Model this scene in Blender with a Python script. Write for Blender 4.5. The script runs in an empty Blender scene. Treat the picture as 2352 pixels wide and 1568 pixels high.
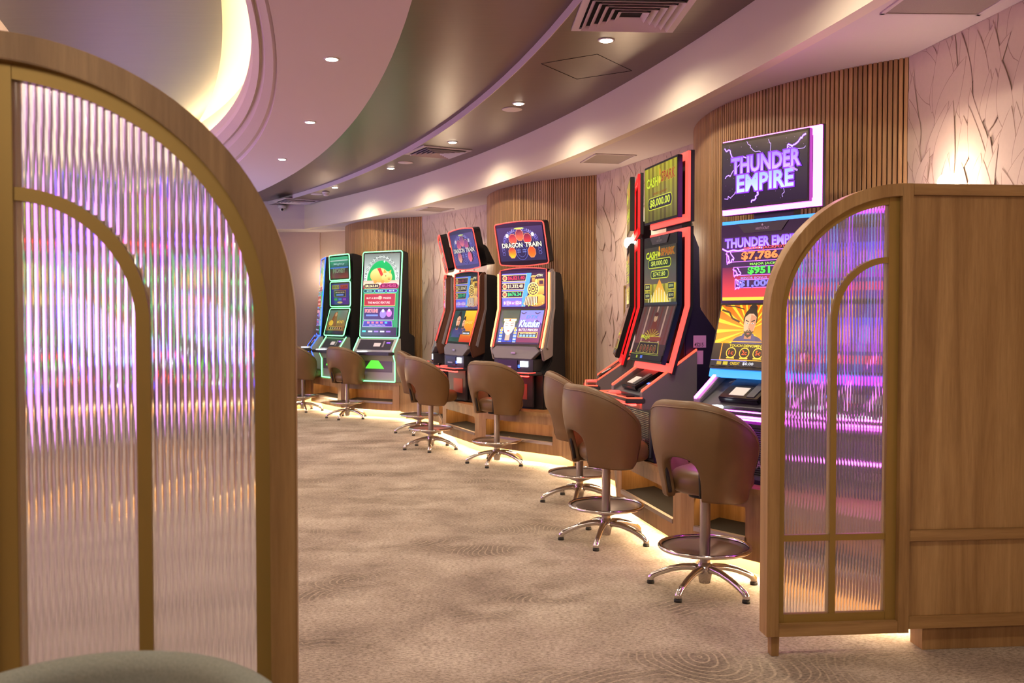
import bpy, bmesh, math, random
from mathutils import Vector, Matrix
PI = math.pi
S = bpy.context.scene
COL = S.collection
random.seed(7)
def rad(d): return d * PI / 180.0
def lin(c):
    return tuple((v / 12.92 if v <= 0.04045 else ((v + 0.055) / 1.055) ** 2.4) for v in c)
def rgb(r, g, b): return lin((r / 255.0, g / 255.0, b / 255.0))

# ---------------------------------------------------------------- camera
cam_d = bpy.data.cameras.new('camera')
cam = bpy.data.objects.new('camera', cam_d); COL.objects.link(cam)
cam.location = (0, 0, 1.5)
cam.rotation_euler = (PI / 2 - math.atan(59 / 2100.0), 0, 0)
cam_d.sensor_width = 36.0
cam_d.lens = 2100.0 / 2352.0 * 36.0
cam_d.clip_start = 0.05; cam_d.clip_end = 100
cam_d.dof.use_dof = True
cam_d.dof.focus_distance = 6.5
cam_d.dof.aperture_fstop = 6.3
S.camera = cam

# ---------------------------------------------------------------- view and world
S.view_settings.view_transform = 'Standard'
S.view_settings.look = 'None'
S.view_settings.exposure = EXPO = 0.0
S.view_settings.gamma = 1.0
S.view_settings.use_curve_mapping = False
S.cycles.use_denoising = True
S.cycles.max_bounces = 10
S.cycles.diffuse_bounces = 4
S.cycles.transmission_bounces = 8
S.cycles.sample_clamp_indirect = 6.0
S.cycles.caustics_reflective = False
S.cycles.blur_glossy = 0.5
W = bpy.data.worlds.new('world'); S.world = W; W.use_nodes = True
W.node_tree.nodes['Background'].inputs[0].default_value = (0.5, 0.42, 0.45, 1)
W.node_tree.nodes['Background'].inputs[1].default_value = 0.07

WARM = (1.0, 0.87, 0.68)
def light(kind, name, loc, power, color, rot=(0, 0, 0), **kw):
    d = bpy.data.lights.new(name, kind); d.energy = power; d.color = color
    for k, v in kw.items(): setattr(d, k, v)
    o = bpy.data.objects.new(name, d); COL.objects.link(o); o.location = loc; o.rotation_euler = rot
    return o
# added fill lights standing in for the unseen hall's ceiling lamps and machine banks
light('AREA', 'hall_fill', (-4.3, 6.5, 3.3), 70, (1.0, 0.88, 0.70), (0, 0, 0), shape='RECTANGLE', size=3.0, size_y=9.0)
light('AREA', 'hall_fill', (-1.9, -2.0, 3.2), 105, (1.0, 0.88, 0.70), (rad(25), 0, 0), shape='RECTANGLE', size=5.0, size_y=1.6)
light('AREA', 'bank_fill', (-7.0, 7.5, 1.7), 165, (0.80, 0.30, 0.95), (0, rad(-112), 0), shape='RECTANGLE', size=2.8, size_y=8.0)
light('AREA', 'bank_fill', (-5.2, 13.2, 1.4), 45, (0.42, 0.30, 1.0), (0, rad(-150), 0), shape='RECTANGLE', size=2.2, size_y=3.0)
light('AREA', 'bank_fill', (-8.6, 12.0, 1.5), 45, (0.35, 1.0, 0.6), (0, rad(-118), 0), shape='RECTANGLE', size=1.6, size_y=3.0)

# ---------------------------------------------------------------- materials
def nt(name):
    m = bpy.data.materials.new(name); m.use_nodes = True
    n = m.node_tree; b = n.nodes['Principled BSDF']
    return m, n, b
def N(n, t, **kw):
    x = n.nodes.new(t)
    for k, v in kw.items(): setattr(x, k, v)
    return x
def mat(name, col, rough=0.5, metal=0.0, spec=0.5, coat=0.0, noise=0.0, nscale=30.0, bump=0.0):
    m, n, b = nt(name)
    b.inputs['Base Color'].default_value = (*col, 1); b.inputs['Roughness'].default_value = rough
    b.inputs['Metallic'].default_value = metal; b.inputs['Specular IOR Level'].default_value = spec
    b.inputs['Coat Weight'].default_value = coat
    if noise or bump:
        tc = N(n, 'ShaderNodeTexCoord'); nz = N(n, 'ShaderNodeTexNoise'); nz.inputs['Scale'].default_value = nscale
        nz.inputs['Detail'].default_value = 4
        n.links.new(tc.outputs['Object'], nz.inputs['Vector'])
        if noise:
            mx = N(n, 'ShaderNodeMix', data_type='RGBA')
            mx.inputs[6].default_value = (*[c * (1 - noise) for c in col], 1); mx.inputs[7].default_value = (*[min(1, c * (1 + noise)) for c in col], 1)
            n.links.new(nz.outputs['Fac'], mx.inputs[0]); n.links.new(mx.outputs[2], b.inputs['Base Color'])
        if bump:
            bp = N(n, 'ShaderNodeBump'); bp.inputs['Strength'].default_value = bump; bp.inputs['Distance'].default_value = 0.002
            n.links.new(nz.outputs['Fac'], bp.inputs['Height']); n.links.new(bp.outputs['Normal'], b.inputs['Normal'])
    return m
def emit(name, col, s, base=(0.02, 0.02, 0.02)):
    m, n, b = nt(name)
    b.inputs['Base Color'].default_value = (*base, 1); b.inputs['Roughness'].default_value = 0.4
    b.inputs['Emission Color'].default_value = (*col, 1); b.inputs['Emission Strength'].default_value = s
    return m
def wood(name, c1, c2, c3, rough=0.42, axis='Z', scale=1.0, coord='Object', seedcol=False, knots=True):
    m, n, b = nt(name)
    tc = N(n, 'ShaderNodeTexCoord'); mp = N(n, 'ShaderNodeMapping')
    st = {'Z': (9, 9, 0.55), 'X': (0.55, 9, 9), 'Y': (9, .55, 9)}[axis]
    mp.inputs['Scale'].default_value = tuple(v * scale for v in st)
    n.links.new(tc.outputs[coord], mp.inputs['Vector'])
    if seedcol:
        oi = N(n, 'ShaderNodeObjectInfo'); ad = N(n, 'ShaderNodeVectorMath', operation='SCALE'); ad.inputs['Scale'].default_value = 40
        cb = N(n, 'ShaderNodeCombineXYZ'); n.links.new(oi.outputs['Random'], cb.inputs[0]); n.links.new(oi.outputs['Random'], cb.inputs[2])
        n.links.new(cb.outputs[0], ad.inputs[0]); n.links.new(ad.outputs[0], mp.inputs['Location'])
    a = N(n, 'ShaderNodeTexNoise'); a.inputs['Scale'].default_value = 1.2; a.inputs['Detail'].default_value = 3; a.inputs['Distortion'].default_value = 0.8
    f = N(n, 'ShaderNodeTexNoise'); f.inputs['Scale'].default_value = 11; f.inputs['Detail'].default_value = 9; f.inputs['Roughness'].default_value = 0.7
    n.links.new(mp.outputs[0], a.inputs['Vector']); n.links.new(mp.outputs[0], f.inputs['Vector'])
    r = N(n, 'ShaderNodeValToRGB'); e = r.color_ramp.elements
    e[0].position = 0.28; e[0].color = (*c1, 1); e[1].position = 0.75; e[1].color = (*c3, 1)
    k = e.new(0.5); k.color = (*c2, 1)
    n.links.new(a.outputs['Fac'], r.inputs[0])
    mx = N(n, 'ShaderNodeMix', data_type='RGBA', blend_type='MULTIPLY')
    r2 = N(n, 'ShaderNodeValToRGB'); r2.color_ramp.elements[0].position = 0.3; r2.color_ramp.elements[0].color = (0.72, 0.68, 0.62, 1)
    r2.color_ramp.elements[1].position = 0.62; r2.color_ramp.elements[1].color = (1, 1, 1, 1)
    n.links.new(f.outputs['Fac'], r2.inputs[0]); mx.inputs[0].default_value = 0.8
    n.links.new(r.outputs[0], mx.inputs[6]); n.links.new(r2.outputs[0], mx.inputs[7])
    out = mx.outputs[2]
    if knots:
        v = N(n, 'ShaderNodeTexVoronoi'); v.inputs['Scale'].default_value = 0.34
        n.links.new(mp.outputs[0], v.inputs['Vector'])
        r3 = N(n, 'ShaderNodeValToRGB'); r3.color_ramp.elements[0].position = 0.0; r3.color_ramp.elements[0].color = (0.35, 0.25, 0.18, 1)
        r3.color_ramp.elements[1].position = 0.13; r3.color_ramp.elements[1].color = (1, 1, 1, 1)
        n.links.new(v.outputs['Distance'], r3.inputs[0])
        m2 = N(n, 'ShaderNodeMix', data_type='RGBA', blend_type='MULTIPLY'); m2.inputs[0].default_value = 0.7
        n.links.new(out, m2.inputs[6]); n.links.new(r3.outputs[0], m2.inputs[7]); out = m2.outputs[2]
    if seedcol:
        hs = N(n, 'ShaderNodeHueSaturation'); mr = N(n, 'ShaderNodeMapRange'); mr.inputs['To Min'].default_value = 0.78; mr.inputs['To Max'].default_value = 1.15
        n.links.new(oi.outputs['Random'], mr.inputs[0]); n.links.new(mr.outputs[0], hs.inputs['Value']); n.links.new(out, hs.inputs['Color']); out = hs.outputs[0]
    n.links.new(out, b.inputs['Base Color'])
    b.inputs['Roughness'].default_value = rough
    bp = N(n, 'ShaderNodeBump'); bp.inputs['Strength'].default_value = 0.12; bp.inputs['Distance'].default_value = 0.001
    n.links.new(f.outputs['Fac'], bp.inputs['Height']); n.links.new(bp.outputs['Normal'], b.inputs['Normal'])
    return m
M = {}
M['oak'] = wood('oak', rgb(140, 104, 62), rgb(164, 127, 80), rgb(184, 148, 100))
M['oak_x'] = wood('oak_rail', rgb(140, 104, 62), rgb(164, 127, 80), rgb(184, 148, 100), axis='X', knots=False)
M['slat'] = wood('oak_slat', rgb(146, 106, 66), rgb(172, 130, 86), rgb(192, 152, 108), seedcol=True, knots=False, scale=1.4)
M['slat_back'] = mat('slat_backing', rgb(60, 36, 20), 0.8)
M['plinth'] = wood('oak_plinth', rgb(136, 100, 60), rgb(158, 120, 76), rgb(178, 140, 94), knots=False)
M['gold'] = mat('brass_paint', rgb(158, 128, 66), 0.42, 0.45)
M['gold_kick'] = mat('gold_toe_kick', rgb(222, 182, 116), 0.45, 0.35, noise=.1, nscale=8)
M['chrome'] = mat('chrome', rgb(225, 220, 216), 0.12, 1.0)
M['dish'] = mat('brushed_dish', rgb(160, 142, 128), 0.38, 0.75)
M['steel'] = mat('satin_steel', rgb(176, 166, 160), 0.34, 0.9)
M['leather'] = mat('taupe_leather', rgb(112, 84, 54), 0.42, 0, 0.45, noise=0.06, nscale=14, bump=0.15)
M['leather_red'] = mat('rust_leather', rgb(150, 80, 62), 0.45, noise=0.05, nscale=14)
M['stitch'] = mat('black_trim', rgb(28, 24, 22), 0.5)
M['rubber'] = mat('black_rubber', rgb(22, 20, 20), 0.7)
M['felt'] = mat('grey_felt', rgb(136, 135, 126), 0.95, 0, 0.2, noise=0.25, nscale=220, bump=0.5)
M['mat'] = mat('charcoal_footrest', rgb(20, 20, 21), 0.75, noise=0.12, nscale=120, bump=0.3)
M['black'] = mat('gloss_black', rgb(14, 13, 16), 0.22)
M['matt_black'] = mat('matt_black', rgb(20, 18, 22), 0.55)
M['navy'] = mat('dark_navy_metal', rgb(38, 30, 62), 0.4, 0.3)
M['grey'] = mat('grey_moulding', rgb(118, 112, 116), 0.4, 0.2)
M['dgrey'] = mat('dark_grey_moulding', rgb(58, 55, 60), 0.4, 0.2)
M['silver'] = mat('silver_moulding', rgb(178, 170, 172), 0.3, 0.6)
M['bronze'] = mat('bronze_moulding', rgb(110, 74, 58), 0.35, 0.5)
M['lime_panel'] = mat('pale_grey_panel', rgb(176, 176, 166), 0.35, 0.2)
M['mesh_panel'] = mat('vent_mesh', rgb(70, 78, 86), 0.5, 0.3)
M['white'] = mat('white_plastic', rgb(220, 214, 208), 0.4)
M['plaster'] = mat('plaster', rgb(214, 200, 196), 0.9, 0, 0.2)
M['plaster_warm'] = mat('plaster_warm', rgb(226, 212, 190), 0.9, 0, 0.2)
M['paper'] = mat('wallpaper', rgb(206, 184, 166), 0.75, noise=0.05, nscale=40, bump=0.1)
M['paper_line'] = mat('wallpaper_line', rgb(164, 136, 120), 0.8)
M['paper_plain'] = mat('mauve_wallpaper', rgb(196, 172, 166), 0.75, noise=0.05, nscale=60, bump=0.2)
M['vent'] = mat('vent_paint', rgb(205, 190, 190), 0.5)
M['vent_dark'] = mat('vent_shaft', rgb(20, 16, 16), 0.9)
M['vent_panel'] = mat('return_grille', rgb(148, 132, 124), 0.6, noise=0.3, nscale=260)
M['teal'] = mat('teal_print', rgb(0, 120, 118), 0.5)
M['magenta_lit_label'] = mat('paper_label', rgb(214, 150, 214), 0.5)  # white paper, with the magenta light on it put into the colour
M['lamp_white'] = emit('sconce_glow', rgb(255, 236, 206), 26.0)
M['plate'] = mat('sconce_plate', rgb(226, 190, 160), 0.4)
M['dl'] = emit('downlight_glow', rgb(255, 236, 210), 40.0)
M['led_warm'] = emit('warm_led', rgb(255, 226, 180), 210.0)
M['led_in'] = emit('warm_led_soft', rgb(255, 214, 156), 22.0)
M['led_cove'] = emit('cove_led', rgb(255, 228, 178), 60.0)
def led(name, r, g, b, s): M[name] = emit(name, rgb(r, g, b), s)
led('led_magenta', 244, 90, 240, 9.0); led('led_purple', 160, 40, 255, 4.0); led('led_cyan', 60, 150, 255, 1.9)
led('led_red', 255, 66, 44, 3.6); led('led_deepred', 220, 20, 24, 1.6); led('led_coral', 255, 72, 62, 2.3)
led('led_amber', 255, 170, 90, 5.0); led('led_green', 120, 255, 150, 3.6); led('led_lime', 90, 240, 60, 1.6)
led('under_magenta', 230, 60, 240, 34.0); led('top_magenta', 230, 60, 240, 7.0); led('under_red', 255, 40, 34, 16.0)
led('led_blue', 50, 90, 255, 4.0); led('led_white', 235, 240, 255, 6.0); led('led_violet', 110, 60, 255, 5.0)

# brushed metallic wallpaper of the upper ceiling
def metal_paper(name, c, rough=0.3):
    m, n, b = nt(name)
    tc = N(n, 'ShaderNodeTexCoord'); mp = N(n, 'ShaderNodeMapping'); mp.inputs['Scale'].default_value = (1.5, 60, 1)
    nz = N(n, 'ShaderNodeTexNoise'); nz.inputs['Scale'].default_value = 2.0; nz.inputs['Detail'].default_value = 5
    n.links.new(tc.outputs['Object'], mp.inputs[0]); n.links.new(mp.outputs[0], nz.inputs['Vector'])
    mx = N(n, 'ShaderNodeMix', data_type='RGBA')
    mx.inputs[6].default_value = (*[v * .82 for v in c], 1); mx.inputs[7].default_value = (*[v * 1.12 for v in c], 1)
    n.links.new(nz.outputs['Fac'], mx.inputs[0]); n.links.new(mx.outputs[2], b.inputs['Base Color'])
    b.inputs['Metallic'].default_value = 0.75; b.inputs['Roughness'].default_value = rough
    bp = N(n, 'ShaderNodeBump'); bp.inputs['Strength'].default_value = 0.25; bp.inputs['Distance'].default_value = 0.001
    n.links.new(nz.outputs['Fac'], bp.inputs['Height']); n.links.new(bp.outputs['Normal'], b.inputs['Normal'])
    return m
M['disc_paper'] = metal_paper('recess_panel_paper', rgb(126, 118, 84), 0.4)
M['metal_paper'] = metal_paper('metallic_ceiling_paper', rgb(122, 106, 92), 0.32)

# carpet: mottled taupe pile with darker patches carrying fine arcs
def carpet():
    m, n, b = nt('carpet')
    L = n.links.new
    tc = N(n, 'ShaderNodeTexCoord')
    mp = N(n, 'ShaderNodeMapping'); mp.inputs['Scale'].default_value = (1.0, 1.0, 1); L(tc.outputs['Object'], mp.inputs[0])
    big = N(n, 'ShaderNodeTexNoise'); big.inputs['Scale'].default_value = 1.7; big.inputs['Detail'].default_value = 5; big.inputs['Roughness'].default_value = 0.62
    L(mp.outputs[0], big.inputs['Vector'])
    mp2 = N(n, 'ShaderNodeMapping'); mp2.inputs['Scale'].default_value = (18, 46, 1); L(tc.outputs['Object'], mp2.inputs[0])
    fine = N(n, 'ShaderNodeTexNoise'); fine.inputs['Scale'].default_value = 2.6; fine.inputs['Detail'].default_value = 6; fine.inputs['Roughness'].default_value = 0.75
    L(mp2.outputs[0], fine.inputs['Vector'])
    # warped voronoi cells -> concentric arcs
    wn = N(n, 'ShaderNodeTexNoise'); wn.inputs['Scale'].default_value = 1.3; L(mp.outputs[0], wn.inputs['Vector'])
    wv = N(n, 'ShaderNodeVectorMath', operation='MULTIPLY_ADD'); wv.inputs[1].default_value = (0.35, 0.35, 0); L(wn.outputs['Color'], wv.inputs[0]); L(mp.outputs[0], wv.inputs[2])
    vo = N(n, 'ShaderNodeTexVoronoi', voronoi_dimensions='2D'); vo.inputs['Scale'].default_value = 1.55; vo.inputs['Randomness'].default_value = 1.0
    L(wv.outputs[0], vo.inputs['Vector'])
    mu = N(n, 'ShaderNodeMath', operation='MULTIPLY'); mu.inputs[1].default_value = 2 * PI * 17; L(vo.outputs['Distance'], mu.inputs[0])
    si = N(n, 'ShaderNodeMath', operation='SINE'); L(mu.outputs[0], si.inputs[0])
    rr = N(n, 'ShaderNodeMapRange', interpolation_type='SMOOTHSTEP'); rr.inputs['From Min'].default_value = 0.55; rr.inputs['From Max'].default_value = 0.98; L(si.outputs[0], rr.inputs[0])
    pm = N(n, 'ShaderNodeMapRange', interpolation_type='SMOOTHSTEP'); pm.inputs['From Min'].default_value = 0.5; pm.inputs['From Max'].default_value = 0.64
    pn = N(n, 'ShaderNodeTexNoise'); pn.inputs['Scale'].default_value = 1.25; pn.inputs['Detail'].default_value = 3; pn.inputs['Roughness'].default_value = 0.6
    mp3 = N(n, 'ShaderNodeMapping'); mp3.inputs['Location'].default_value = (3.7, 9.1, 0); mp3.inputs['Scale'].default_value = (1.0, 1.5, 1); L(tc.outputs['Object'], mp3.inputs[0]); L(mp3.outputs[0], pn.inputs['Vector']); L(pn.outputs['Fac'], pm.inputs[0])
    base = N(n, 'ShaderNodeValToRGB'); e = base.color_ramp.elements
    e[0].position = 0.3; e[0].color = (*rgb(142, 126, 114), 1); e[1].position = 0.72; e[1].color = (*rgb(196, 180, 164), 1)
    k = e.new(0.5); k.color = (*rgb(172, 155, 140), 1)
    L(big.outputs['Fac'], base.inputs[0])
    dk = N(n, 'ShaderNodeMix', data_type='RGBA', blend_type='MULTIPLY'); L(pm.outputs[0], dk.inputs[0]); L(base.outputs[0], dk.inputs[6]); dk.inputs[7].default_value = (0.67, 0.655, 0.65, 1)
    lm = N(n, 'ShaderNodeMath', operation='MULTIPLY'); L(pm.outputs[0], lm.inputs[0]); L(rr.outputs[0], lm.inputs[1])
    lm2 = N(n, 'ShaderNodeMath', operation='MULTIPLY'); L(lm.outputs[0], lm2.inputs[0]); lm2.inputs[1].default_value = 0.55
    ln = N(n, 'ShaderNodeMix', data_type='RGBA'); L(lm2.outputs[0], ln.inputs[0]); L(dk.outputs[2], ln.inputs[6]); ln.inputs[7].default_value = (*rgb(192, 172, 150), 1)
    fr = N(n, 'ShaderNodeValToRGB'); fr.color_ramp.elements[0].position = 0.40; fr.color_ramp.elements[0].color = (0.36, 0.34, 0.32, 1); fr.color_ramp.elements[1].position = 0.56; fr.color_ramp.elements[1].color = (1.05, 1.04, 1.03, 1)
    L(fine.outputs['Fac'], fr.inputs[0])
    fm = N(n, 'ShaderNodeMix', data_type='RGBA', blend_type='MULTIPLY'); fm.inputs[0].default_value = 0.8; L(ln.outputs[2], fm.inputs[6]); L(fr.outputs[0], fm.inputs[7])
    L(fm.outputs[2], b.inputs['Base Color']); b.inputs['Roughness'].default_value = 0.95; b.inputs['Specular IOR Level'].default_value = 0.1
    bp = N(n, 'ShaderNodeBump'); bp.inputs['Strength'].default_value = 0.5; bp.inputs['Distance'].default_value = 0.004
    L(fine.outputs['Fac'], bp.inputs['Height']); L(bp.outputs['Normal'], b.inputs['Normal'])
    return m
M['carpet'] = carpet()
def glass_mat(name, tint, rough):
    m, n, b = nt(name)
    b.inputs['Base Color'].default_value = (*tint, 1); b.inputs['Transmission Weight'].default_value = 1.0
    b.inputs['Roughness'].default_value = rough; b.inputs['IOR'].default_value = 1.46
    return m
M['glass'] = glass_mat('reeded_glass', (0.97, 0.96, 0.98), 0.065)
def milky(m):
    n = m.node_tree; b = n.nodes['Principled BSDF']; o = n.nodes['Material Output']
    tr = N(n, 'ShaderNodeBsdfTranslucent'); tr.inputs[0].default_value = (0.95, 0.92, 0.95, 1)
    df = N(n, 'ShaderNodeBsdfDiffuse'); df.inputs[0].default_value = (0.9, 0.88, 0.9, 1)
    a = N(n, 'ShaderNodeMixShader'); a.inputs[0].default_value = 0.35; n.links.new(tr.outputs[0], a.inputs[1]); n.links.new(df.outputs[0], a.inputs[2])
    c = N(n, 'ShaderNodeMixShader'); c.inputs[0].default_value = 0.11; n.links.new(b.outputs[0], c.inputs[1]); n.links.new(a.outputs[0], c.inputs[2])
    n.links.new(c.outputs[0], o.inputs['Surface'])
milky(M['glass'])
# screens read their picture from the colours of their own flat pieces
def screen_mat():
    m, n, b = nt('screen_picture')
    a = N(n, 'ShaderNodeAttribute'); a.attribute_name = 'Col'
    b.inputs['Base Color'].default_value = (0.01, 0.01, 0.012, 1); b.inputs['Roughness'].default_value = 0.12
    n.links.new(a.outputs['Color'], b.inputs['Emission Color']); b.inputs['Emission Strength'].default_value = 1.5
    return m
M['screen'] = screen_mat()

# ---------------------------------------------------------------- mesh helpers
class MB:
    def __init__(s): s.v = []; s.f = []; s.s = []
    def quadbox(s, P):
        i = len(s.v); s.v += [tuple(p) for p in P]
        for q in ((0, 3, 2, 1), (4, 5, 6, 7), (0, 1, 5, 4), (1, 2, 6, 5), (2, 3, 7, 6), (3, 0, 4, 7)):
            s.f.append(tuple(i + k for k in q)); s.s.append(False)
        return s
    def box(s, x0, x1, y0, y1, z0, z1):
        return s.quadbox([(x0, y0, z0), (x1, y0, z0), (x1, y1, z0), (x0, y1, z0), (x0, y0, z1), (x1, y0, z1), (x1, y1, z1), (x0, y1, z1)])
    def face(s, P, smooth=False):
        i = len(s.v); s.v += [tuple(p) for p in P]; s.f.append(tuple(range(i, i + len(P)))); s.s.append(smooth); return s
    def extrude(s, P, d):
        # closed prism: polygon P (3d points) swept by vector d
        n = len(P); i = len(s.v); d = Vector(d)
        s.v += [tuple(p) for p in P] + [tuple(Vector(p) + d) for p in P]
        s.f.append(tuple(range(i, i + n))[::-1]); s.s.append(False)
        s.f.append(tuple(range(i + n, i + 2 * n))); s.s.append(False)
        for k in range(n):
            k2 = (k + 1) % n; s.f.append((i + k, i + k2, i + n + k2, i + n + k)); s.s.append(False)
        return s
    def grid(s, rows, close_u=False, close_v=False, smooth=True, flip=False):
        # rows: list of equal-length lists of points
        i = len(s.v); R = len(rows); C = len(rows[0])
        for r in rows: s.v += [tuple(p) for p in r]
        for a in range(R if close_v else R - 1):
            for b in range(C if close_u else C - 1):
                a2 = (a + 1) % R; b2 = (b + 1) % C
                q = (i + a * C + b, i + a * C + b2, i + a2 * C + b2, i + a2 * C + b)
                s.f.append(q[::-1] if flip else q); s.s.append(smooth)
        return s
    def lathe(s, prof, n=24, c=(0, 0, 0)):
        rows = [[(c[0] + r * math.cos(2 * PI * k / n), c[1] + r * math.sin(2 * PI * k / n), c[2] + z) for k in range(n)] for r, z in prof]
        return s.grid(rows, close_u=True)
    def tube(s, path, r, n=8, closed=False, caps=True):
        path = [Vector(p) for p in path]; rows = []; L = len(path)
        rr = r if isinstance(r, (list, tuple)) else [r] * L
        up = None
        for k in range(L):
            a = path[(k - 1) % L] if (closed or k > 0) else path[k]
            b = path[(k + 1) % L] if (closed or k < L - 1) else path[k]
            t = (b - a).normalized()
            if up is None: up = t.orthogonal().normalized()
            up = (up - t * up.dot(t)).normalized(); w = t.cross(up)
            rows.append([path[k] + (up * math.cos(2 * PI * j / n) + w * math.sin(2 * PI * j / n)) * rr[k] for j in range(n)])
        s.grid(rows, close_u=True, close_v=closed)
        if caps and not closed:
            s.face(rows[0][::-1]); s.face(rows[-1])
        return s
    def sphere(s, c, r, n=16, m=10, sz=1.0):
        rows = [[(c[0] + r * math.sin(PI * a / m) * math.cos(2 * PI * k / n), c[1] + r * math.sin(PI * a / m) * math.sin(2 * PI * k / n), c[2] - sz * r * math.cos(PI * a / m)) for k in range(n)] for a in range(m + 1)]
        return s.grid(rows, close_u=True)
    def mesh(s, name, m, bevel=0.0, seg=2):
        me = bpy.data.meshes.new(name); me.from_pydata(s.v, [], s.f)
        me.polygons.foreach_set('use_smooth', s.s)
        bm = bmesh.new(); bm.from_mesh(me)
        bmesh.ops.remove_doubles(bm, verts=bm.verts, dist=1e-5)
        bmesh.ops.dissolve_degenerate(bm, edges=bm.edges, dist=1e-6)
        if bevel:
            ed = [e for e in bm.edges if len(e.link_faces) == 2 and e.calc_face_angle(0) > 0.5]
            bmesh.ops.bevel(bm, geom=ed, offset=bevel, segments=seg, affect='EDGES', clamp_overlap=True)
        bmesh.ops.recalc_face_normals(bm, faces=bm.faces)
        bm.to_mesh(me); bm.free()
        if m is not None: me.materials.append(M[m] if isinstance(m, str) else m)
        return me
    def build(s, name, m, parent=None, bevel=0.0, seg=2):
        o = bpy.data.objects.new(name, s.mesh(name, m, bevel, seg)); COL.objects.link(o)
        if parent is not None: o.parent = parent
        return o
def thing(name, label, cat, loc=(0, 0, 0), rz=0.0, group=None):
    o = bpy.data.objects.new(name, None); COL.objects.link(o); o.empty_display_size = 0.1
    o.location = loc; o.rotation_euler = (0, 0, rz); o['label'] = label; o['category'] = cat
    if group: o['group'] = group
    return o
def tag(o, label, cat, group=None, kind=None):
    o['label'] = label; o['category'] = cat
    if group: o['group'] = group
    if kind: o['kind'] = kind
    return o
def struct(o, label=None, cat=None):
    o['kind'] = 'structure'
    if label: o['label'] = label
    if cat: o['category'] = cat
    return o
def dup(root, label, loc=None, rz=None, swap=None):
    r = root.copy(); COL.objects.link(r); r['label'] = label
    if loc is not None: r.location = loc
    if rz is not None: r.rotation_euler = (0, 0, rz)
    for ch in root.children:
        c = ch.copy(); COL.objects.link(c); c.parent = r
        for g in ch.children:
            d = g.copy(); COL.objects.link(d); d.parent = c
    return r
# planar frame: u right, v up, w towards the viewer
class Frame:
    def __init__(s, o, X=(1, 0, 0), Z=(0, 0, 1)):
        s.o = Vector(o); s.X = Vector(X).normalized(); s.Z = Vector(Z).normalized(); s.W = s.X.cross(s.Z)
    def p(s, u, v, w=0.0): return s.o + s.X * u + s.Z * v + s.W * w
def frame_box(mb, F, u0, u1, v0, v1, w0, w1):
    mb.quadbox([F.p(u0, v0, w0), F.p(u1, v0, w0), F.p(u1, v0, w1), F.p(u0, v0, w1), F.p(u0, v1, w0), F.p(u1, v1, w0), F.p(u1, v1, w1), F.p(u0, v1, w1)])
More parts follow.
